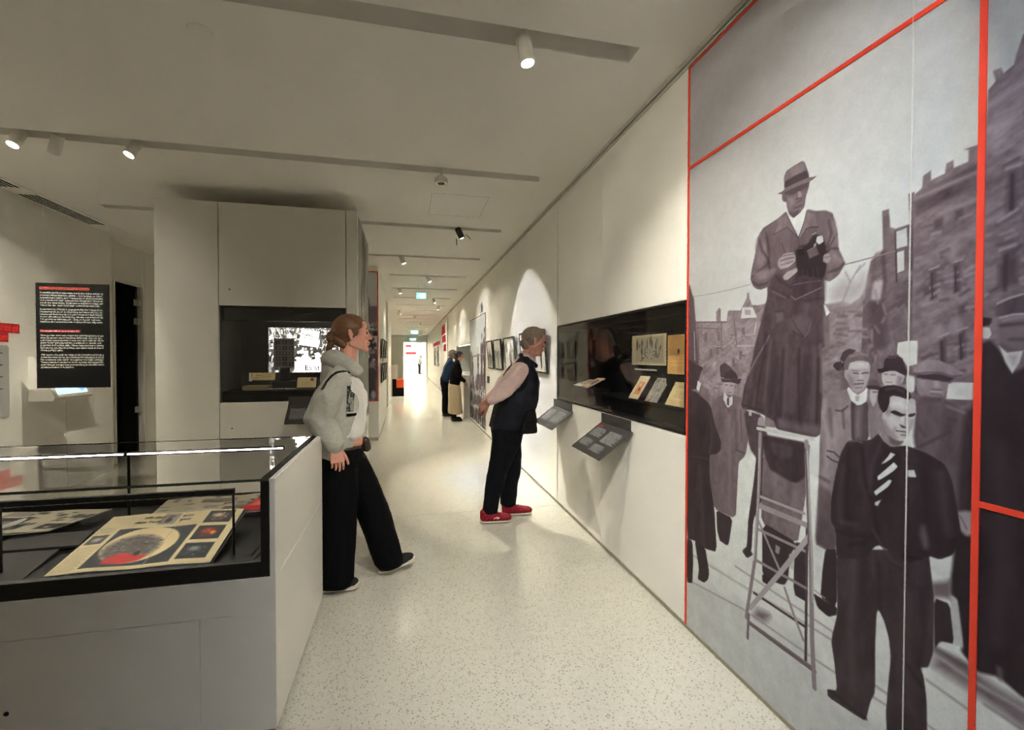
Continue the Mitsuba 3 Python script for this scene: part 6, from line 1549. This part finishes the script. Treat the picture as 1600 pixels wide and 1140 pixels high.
# white top, hoodie, trousers, belt
add(t + '__top', skinned([hull((-.355, 2.98, 1.22, .085), (-.355, 3.12, 1.22, .085)), hull((-.335, 2.99, 1.16, .088), (-.335, 3.11, 1.16, .088), (-.352, 2.99, .985, .094), (-.352, 3.11, .985, .094), (-.350, 3.0, .945, .088, .12, .03), (-.350, 3.10, .945, .088, .12, .03))], .010, 5, .022, 16, 2), TEE, True)
def opened(m_): return m_ - hull((-.215, 3.10, 1.36, .03), (-.18, 3.00, 1.30, .03), (-.20, 3.0, .80, .052), (-.20, 3.16, .80, .052), (-.1, 3.2, 1.3, .05), (-.212, 3.02, 1.16, .035), (-.212, 3.10, 1.16, .035), (-.292, 2.97, .80, .02), (-.292, 3.12, .80, .02))
tor = [hull((-.400, 2.925, 1.285, .062), (-.390, 3.175, 1.285, .062), (-.385, 2.99, 1.34, .05), (-.385, 3.11, 1.34, .05), (-.395, 2.975, 1.14, .118), (-.390, 3.125, 1.14, .118)), hull((-.395, 2.975, 1.14, .118), (-.390, 3.125, 1.14, .118), (-.418, 2.98, .93, .118), (-.415, 3.12, .93, .118)),
       hull((-.418, 2.98, .93, .118), (-.415, 3.12, .93, .118), (-.425, 2.98, .835, .112, .11, .03), (-.42, 3.12, .835, .112, .11, .03))]
slv = bone((-.398, 2.915, 1.270, .078), (-.452, 2.872, 1.17, .084), (-.500, 2.865, 1.065, .080), (-.455, 2.860, .99, .068), (-.412, 2.850, .925, .048))
slv2 = bone((-.388, 3.19, 1.270, .078), (-.37, 3.245, 1.06, .080), (-.315, 3.225, .94, .052))
hd = t + '__hoodie'
add(hd, skinned([opened(union(tor))] + slv + slv2, .010, 6, .036, 10, 5, (1.3, 1.3, .55)), HOODIE, True)
hood = bone((-.300, 3.0, 1.335, .030), (-.352, 2.968, 1.378, .046), (-.430, 2.985, 1.412, .054), (-.462, 3.05, 1.405, .056), (-.430, 3.115, 1.412, .054), (-.352, 3.135, 1.378, .046), (-.300, 3.10, 1.335, .030)) + [hull((-.455, 3.05, 1.385, .055), (-.475, 3.05, 1.27, .045), (-.45, 3.0, 1.33, .045), (-.45, 3.10, 1.33, .045))]
add(hd + '__hood', skinned(hood, .010, 6, .012, 16, 9), HOODIE, True)
for e in (slv[-1:], slv2[-1:]): pass
add(hd + '__cuff', skinned(bone((-.418, 2.851, .940, .048), (-.403, 2.847, .900, .042)), .008, 3, .006, 60, 3, (1.6, 1.6, .3)), HOODIE, True)
add(hd + '__cuff', skinned(bone((-.318, 3.225, .950, .050), (-.302, 3.217, .905, .044)), .008, 3, .006, 60, 4, (1.6, 1.6, .3)), HOODIE, True)
add(hd + '__hem_rib', skinned([hull((-.425, 2.98, .828, .108, .105, .022), (-.42, 3.12, .828, .108, .105, .022)) - hull((-.24, 2.9, .83, .06), (-.24, 3.2, .83, .06), (-.10, 3.05, .83, .06))], .009, 4), HOODIE, True)
# dark seam over the shoulder and black print on the chest
def onto(mesh_key_pts, off): return mesh_key_pts
hm = trimesh.Trimesh(*meshkit.WRITTEN[scene[hd]['filename']][:2], process=False)
def shot(x, z, y0=2.4):
    """The hoodie's near surface at x, z."""
    loc, _, f_ = hm.ray.intersects_location([[x, y0, z]], [[0, 1.0, 0]], multiple_hits=False)
    return loc[0] if len(loc) else np.array([x, 2.9, z])
ln = [shot(x, z) + (0, -.003, 0) for x, z in ((-.470, 1.235), (-.452, 1.275), (-.425, 1.310), (-.395, 1.330), (-.362, 1.335), (-.335, 1.325))]
add(hd + '__shoulder_strap', tube(ln, .007, 8), BLACK)
def patch(pts, off=.004):
    """A printed patch that follows the cloth, from a grid of (x, z)."""
    g_ = np.array([[shot(x, z) + (0, -off, 0) for x, z in row] for row in pts]); a, b = g_.shape[:2]
    i = (np.arange(a - 1)[:, None] * b + np.arange(b - 1)).ravel(); F = np.vstack([np.stack([i, i + 1, i + b + 1], 1), np.stack([i, i + b + 1, i + b], 1)])
    m1 = trimesh.Trimesh(g_.reshape(-1, 3), F, process=False); m2 = trimesh.Trimesh(g_.reshape(-1, 3) + (0, .003, 0), F[:, ::-1], process=False)
    return CC([m1, m2])
def grid(x0, x1, z0, z1, na=7, nb=7, sl=0.0): return [[(x0 + (x1 - x0) * i / (nb - 1) + sl * j / (na - 1), z0 + (z1 - z0) * j / (na - 1)) for i in range(nb)] for j in range(na)]
GREYT = mat('hoodie_print', proc(lambda p, n, uv: mix((.020, .020, .020), (.22, .22, .20), smoothstep(.42, .60, tfbm(p.x * 70, p.z * 45, 0.0, 3)))), .8)
add(hd + '__chest_print', patch(grid(-.345, -.306, 1.098, 1.250, 9, 6, .004)), GREYT)
add(hd + '__chest_stripe', patch(grid(-.345, -.292, 1.070, 1.086, 4, 7)), BLACKM)
trs = [hull((-.385, 2.975, .845, .102, .10, .045), (-.38, 3.10, .845, .102, .10, .045), (-.405, 2.985, .76, .106), (-.385, 3.10, .76, .112), (-.39, 3.03, .70, .10))]
trs += bone((-.405, 2.985, .76, .106), (-.400, 2.975, .60, .110), (-.405, 2.97, .43, .108), (-.418, 2.97, .20, .105), (-.425, 2.97, .055, .105, .10, .045))
trs += bone((-.372, 3.10, .76, .112), (-.300, 3.115, .60, .112), (-.220, 3.125, .43, .104), (-.155, 3.13, .22, .096), (-.115, 3.13, .075, .095, .088, .045))
add(t + '__trousers', skinned(trs, .013, 8, .020, 9, 6), PANTS, True)
add(t + '__belt', skinned([hull((-.372, 2.985, .868, .100, .105, .020), (-.368, 3.09, .868, .100, .105, .020))], .010, 3), BROWNB, True)
add(t + '__belt_bag', skinned([hull((-.262, 3.11, .88, .028), (-.255, 3.13, .835, .030))], .008, 3), BROWNB, True)
CANVAS = cloth('canvas_black', (.008, .008, .008), (.018, .018, .018), 120)
sneaker(t, (-.530, 2.965, .002), (-.285, 2.962, .002), .092, CANVAS, SOLE, .09, laces=SOLE, cap=SOLE)
sneaker(t, (-.185, 3.115, .006), (.055, 3.165, .052), .092, CANVAS, SOLE, .09, laces=SOLE, cap=SOLE)

# ---- man in a dark quilted vest bending towards the showcase, hands behind his back
t = thing('person', 'man in dark vest and red shoes bending to the wall showcase, hands behind back', 'person')
fr = Frame((1.108, 3.98, 1.556), yaw=0, pitch=12, s=1.10); t_hair[0] = HAIRG
hfa = HandFrame((.672, 3.885, 1.030), (-.62, .55, -.56), (-.5, -.72, .2), 1.0); hfb = HandFrame((.668, 4.045, 1.020), (-.55, -.66, -.50), (-.72, .4, .3), 1.0)
body(t, bone((1.02, 3.98, 1.36, .08), (.97, 3.98, 1.20, .13), (.92, 3.98, 1.02, .14), (.86, 3.98, .86, .13)) + bone((.935, 3.80, 1.30, .045), (.755, 3.765, 1.135, .045), (.675, 3.88, 1.035, .031)) + bone((.945, 4.14, 1.28, .045), (.83, 4.175, 1.10, .045), (.670, 4.05, 1.020, .031))
     + bone((.85, 3.91, .80, .085), (.765, 3.905, .45, .055), (.695, 3.905, .09, .040)) + bone((.875, 4.05, .80, .085), (.925, 4.05, .45, .055), (.885, 4.05, .09, .040)),
     [fr.man(m) for m in head_parts(.95, 1.02)] + bone((1.085, 3.98, 1.50, .062), (1.045, 3.98, 1.40, .068), (1.02, 3.98, 1.34, .08)) + [fr.man(hull((.03, .03, -.09, .022), (.03, -.03, -.09, .022), (-.02, 0, -.12, .03)))],
     hand_parts(hfa, 42, 4, 1, 30) + hand_parts(hfb, 46, 4, -1, 30), fr, (146, 102, 90), (124, 76, 70))
eyes(t, fr)
cut = fr.man(hull((.12, .07, .040, .02), (.12, -.07, .040, .02), (.12, .07, -.14, .02), (.12, -.07, -.14, .02), (.010, .10, -.14, .02), (.010, -.10, -.14, .02), (.060, .10, .045, .014), (.060, -.10, .045, .014), (.018, .10, .0, .014), (.018, -.10, .0, .014)))
cut2 = fr.man(hull((.02, .10, .0, .012), (-.022, .10, -.050, .012), (.08, .10, -.10, .02), (-.06, .10, -.12, .012), (.02, -.10, .0, .012), (-.022, -.10, -.05, .012), (.08, -.10, -.10, .02), (-.06, -.10, -.12, .012)))
cap = (fr.man(ball((-.012, 0, .034), (.098, .0785, .089), 40)) + fr.man(hull((-.080, .03, -.025, .026), (-.080, -.03, -.025, .026), (-.060, .035, -.055, .02), (-.060, -.035, -.055, .02))) + fr.man(hull((.055, .03, .096, .016), (.055, -.03, .096, .016), (-.02, 0, .104, .02)))) - cut - cut2
add(t + '__hair', skinned([cap], .007, 4, .006, 110, 5, (1, 1, 1)), HAIRG, True)
sh_ = t + '__shirt'
slv = bone((.935, 3.800, 1.300, .078), (.86, 3.768, 1.225, .080), (.765, 3.758, 1.140, .070), (.718, 3.805, 1.088, .054))
slv2 = bone((.945, 4.140, 1.270, .075), (.88, 4.16, 1.18, .075), (.83, 4.175, 1.10, .066), (.76, 4.12, 1.06, .052))
add(sh_, skinned([hull((1.045, 3.98, 1.415, .068), (1.0, 3.98, 1.33, .09)), hull((.985, 3.90, 1.05, .125), (.985, 4.06, 1.05, .125), (.965, 3.90, .93, .125), (.965, 4.06, .93, .125))] + slv + slv2, .010, 6, .030, 12, 4, (1.2, 1.2, .6)), PINK, True)
add(sh_ + '__cuff', skinned(bone((.728, 3.795, 1.098, .056), (.706, 3.822, 1.072, .052)), .009, 3), PINK, True)
add(sh_ + '__cuff', skinned(bone((.775, 4.13, 1.070, .054), (.745, 4.11, 1.055, .050)), .009, 3), PINK, True)
add(sh_ + '__collar', skinned(bone((1.01, 3.92, 1.43, .018), (1.07, 3.925, 1.405, .018), (1.105, 3.96, 1.385, .016)) + bone((1.01, 4.04, 1.43, .018), (1.07, 4.035, 1.405, .018), (1.105, 4.0, 1.385, .016)), .007, 3), PINK, True)
vt = t + '__vest'
v1 = [hull((.985, 3.845, 1.335, .050), (.985, 4.115, 1.335, .050), (1.01, 3.93, 1.375, .06), (1.01, 4.03, 1.375, .06), (.985, 3.90, 1.215, .145), (.985, 4.06, 1.215, .145)),
      hull((.985, 3.90, 1.215, .145), (.985, 4.06, 1.215, .145), (.955, 3.885, 1.06, .165), (.955, 4.075, 1.06, .165)), hull((.955, 3.885, 1.06, .165), (.955, 4.075, 1.06, .165), (.890, 3.90, .90, .150), (.890, 4.06, .90, .150)), hull((.890, 3.90, .90, .150), (.890, 4.06, .90, .150), (.865, 3.90, .815, .148, .145, .03), (.865, 4.06, .815, .148, .145, .03))]
hole = [hull((.935, 3.74, 1.30, .085), (.90, 3.74, 1.21, .085)), hull((.935, 4.22, 1.30, .085), (.90, 4.22, 1.21, .085))]
openf = hull((1.13, 3.98, 1.0, .03), (1.10, 3.90, .80, .085), (1.10, 4.06, .80, .085), (1.16, 3.98, 1.05, .02))
vm = skinned(v1, .011, 8, 0.0, cut=union(hole + [openf]))
v = np.array(vm.vertices); q = np.sin((v[:, 2] * .92 + v[:, 0] * .38) * 2 * math.pi / .052); vm.vertices = v + vm.vertex_normals * (.0055 * np.abs(q) ** .6 - .004)[:, None]
add(vt, vm, NAVY, True)
add(vt + '__collar', skinned(bone((1.0, 3.905, 1.395, .022), (.992, 3.935, 1.425, .022), (.990, 3.98, 1.436, .022), (.992, 4.025, 1.425, .022), (1.0, 4.055, 1.395, .022)) + bone((1.0, 3.905, 1.395, .022), (1.06, 3.905, 1.375, .022), (1.115, 3.945, 1.345, .020)) + bone((1.0, 4.055, 1.395, .022), (1.06, 4.055, 1.375, .022), (1.115, 4.015, 1.345, .020)), .009, 4), NAVY, True)
add(vt + '__hem', skinned([hull((.865, 3.90, .808, .150, .148, .016), (.865, 4.06, .808, .150, .148, .016))], .011, 3), NAVY, True)
trs = [hull((.86, 3.905, .84, .135), (.86, 4.055, .84, .135), (.85, 3.91, .72, .130), (.875, 4.05, .72, .130))] + bone((.852, 3.905, .74, .125), (.810, 3.905, .60, .106), (.768, 3.905, .45, .086), (.725, 3.905, .28, .074), (.697, 3.905, .115, .068, .068, .045)) + bone((.880, 4.052, .74, .120), (.905, 4.055, .60, .100), (.925, 4.055, .45, .086), (.905, 4.055, .28, .072), (.888, 4.055, .115, .070, .068, .045))
add(t + '__trousers', skinned(trs, .012, 8, .020, 12, 12), NAVYT, True)
LACE = mat('lace_dark', (.05, .008, .014), .6)
k1 = sneaker(t, (.605, 3.905, .002), (.890, 3.885, .002), .108, REDSHOE, SOLE, .095, laces=LACE); k2 = sneaker(t, (.825, 4.055, .002), (1.112, 4.035, .002), .108, REDSHOE, SOLE, .095, laces=LACE)
add(k1 + '__side_mark', tube([(.720, 3.8465, .045), (.745, 3.8435, .058), (.770, 3.8435, .052), (.745, 3.8430, .044)], .0045, 6), SOLE)
add(k1 + '__sock', skinned(bone((.695, 3.905, .09, .046), (.70, 3.905, .12, .046)), .009, 2), PANTS, True); add(k2 + '__sock', skinned(bone((.885, 4.055, .09, .046), (.89, 4.055, .12, .046)), .009, 2), PANTS, True)
# bag held before him on a shoulder strap
t2 = thing('shoulder_bag', 'black shoulder bag hanging before the bending man', 'bag')
add(t2 + '__pouch', skinned([hull((.985, 3.80, .965, .020), (1.05, 3.80, .965, .018), (.945, 3.79, .795, .028), (1.055, 3.79, .795, .024), (.95, 3.745, .80, .018), (1.055, 3.745, .80, .018), (.985, 3.765, .955, .014), (1.045, 3.765, .955, .014))], .010, 4, .006, 14, 3), BLACKM, True)
add(t2 + '__flap', skinned([hull((.985, 3.755, .960, .012), (1.05, 3.755, .960, .012), (.975, 3.738, .885, .010), (1.062, 3.738, .878, .010))], .010, 3), BLACKM, True)
add(t2 + '__strap', tube([(1.02, 3.785, .97), (1.085, 3.80, 1.06), (1.115, 3.835, 1.20), (1.055, 3.850, 1.335), (.985, 3.885, 1.412)], .008, 8), BLACK)
add(t2 + '__buckle', at(trimesh.creation.torus(.012, .003), rot([1, 0, 0], 90), (1.022, 3.778, .985)), STEEL)

# ---- far couple looking into the wall recess
def standing(label, x, y, h, yaw, top, legs, hairm, lean=.10, skirt=None, skinc=(200, 150, 130), hairlen=0.0, shoe=BLACK, arm=None, headp=14, face_s=1.0, wide=1.0):
    t = thing('person', label, 'person'); k = h / 1.75; t_hair[0] = hairm
    Rz = rot([0, 0, 1], yaw)
    def P(a, b, c): return np.array([x, y, 0]) + Rz @ np.array([a * k, b * k, c * k])
    def B(*pts): return bone(*[(*P(*p[:3]), *[r * k for r in p[3:]]) for p in pts], n=14)
    def Hh(*pts): return hull(*[(*P(*p[:3]), *[r * k for r in p[3:]]) for p in pts], n=14)
    l = lean
    fr = Frame(P(.02 + l * 1.45, 0, 1.60 - l * .35), yaw, headp, s=1.03 * k * face_s)
    ar = arm or [((.0 + l, s * .21, 1.36), (.02 + l * .6, s * .25, 1.10), (.20 + l * .4, s * .20, .98)) for s in (-1, 1)]
    hands = []
    for (a, b, c), s in zip(ar, (-1, 1)):
        d = P(*c) - P(*b); hands += hand_parts(HandFrame(P(*c), d + np.array([0, 0, -.05]), (0, 0, 1), k), 30, 4, -s, 30)
    body(t, B((l, 0, 1.30, .10), (l * .5, 0, 1.1, .12), (0, 0, .92, .12)) + sum([B((*a, .045), (*b, .040), (*c, .028)) for a, b, c in ar], []) + sum([B((0, s * .09, .88, .085), (.01, s * .09, .48, .055), (-.01, s * .09, .08, .038)) for s in (-1, 1)], []),
         [fr.man(m) for m in head_parts()] + bone((*fr.pt((-.02, 0, -.07)), .055 * k), (*P(l * 1.05, 0, 1.42), .058 * k), (*P(l, 0, 1.34), .08 * k)), hands, fr, skinc, (160, 84, 78))
    cut = fr.man(hull((.12, .07, .045, .02), (.12, -.07, .045, .02), (.12, .07, -.16, .02), (.12, -.07, -.16, .02), (.02, .11, -.16, .02), (.02, -.11, -.16, .02), (.045, .10, .045, .014), (.045, -.10, .045, .014)))
    cap = fr.man(ball((-.014, 0, .036), (.104, .083, .092), 32)) + fr.man(hull((-.075, .04, -.03, .032), (-.075, -.04, -.03, .032), (-.04, .05, -.05 - hairlen, .028), (-.04, -.05, -.05 - hairlen, .028)))
    add(t + '__hair', skinned([cap - cut], .009, 4, .008, 60, 3, (1, 1, 1)), hairm, True)
    w = wide
    add(t + '__top', skinned([Hh((l * .98, -.17 * w, 1.385, .055), (l * .98, .17 * w, 1.385, .055), (l, -.05, 1.43, .06), (l, .05, 1.43, .06), (l * .8, -.10 * w, 1.2, .135), (l * .8, .10 * w, 1.2, .135)), Hh((l * .8, -.10 * w, 1.2, .135), (l * .8, .10 * w, 1.2, .135), (.01, -.10, .93, .125), (.01, .10, .93, .125))]
        + sum([B((*a, .072), (*b, .062), (*c, .044)) for a, b, c in ar], []), .014, 6, .016, 10, 3), top, True)
    if skirt:
        add(t + '__culottes', skinned([Hh((0, -.08, .96, .11), (0, .08, .96, .11), (0, -.09, .85, .135), (0, .09, .85, .135))] + sum([B((0, s * .08, .85, .14), (.02, s * .10, .45, .155), (.03, s * .11, .20, .165, .14, .03)) for s in (-1, 1)], []), .014, 6, .02, 8, 5), skirt, True)
        add(t + '__leggings', skinned(sum([B((.0, s * .09, .22, .06), (-.01, s * .09, .09, .05)) for s in (-1, 1)], []), .012, 3), PANTS, True)
    else:
        add(t + '__trousers', skinned([Hh((0, -.08, .93, .125), (0, .08, .93, .125), (0, -.09, .82, .125), (0, .09, .82, .125))] + sum([B((0, s * .095, .84, .115), (.015, s * .10, .48, .085), (-.01, s * .10, .11, .075, .07, .04)) for s in (-1, 1)], []), .014, 6, .018, 9, 7), legs, True)
    for s in (-1, 1): sneaker(t, P(-.075, s * .10, .002), P(.19, s * .115, .002), .095 * k, shoe, BLACK, .08 * k)
    return t
RES[0] = 1.8
standing('grey haired man in blue jacket standing behind the woman in beige trousers', .915, 11.25, 1.66, 0, BLUE, NAVYT, HAIRW, .12, wide=1.0)
standing('dark haired woman in black top and wide beige trousers looking into the wall recess', 1.035, 10.35, 1.60, 0, PANTS, None, HAIRK, .07, skirt=BEIGE, hairlen=.05)
RES[0] = 3.0
standing('small distant person in grey jacket standing in the bright room at the corridor end', 1.06, 39.6, 1.60, 0, cloth('far_jacket', (.10, .12, .10), (.13, .15, .13)), PANTS, HAIRK, .10)
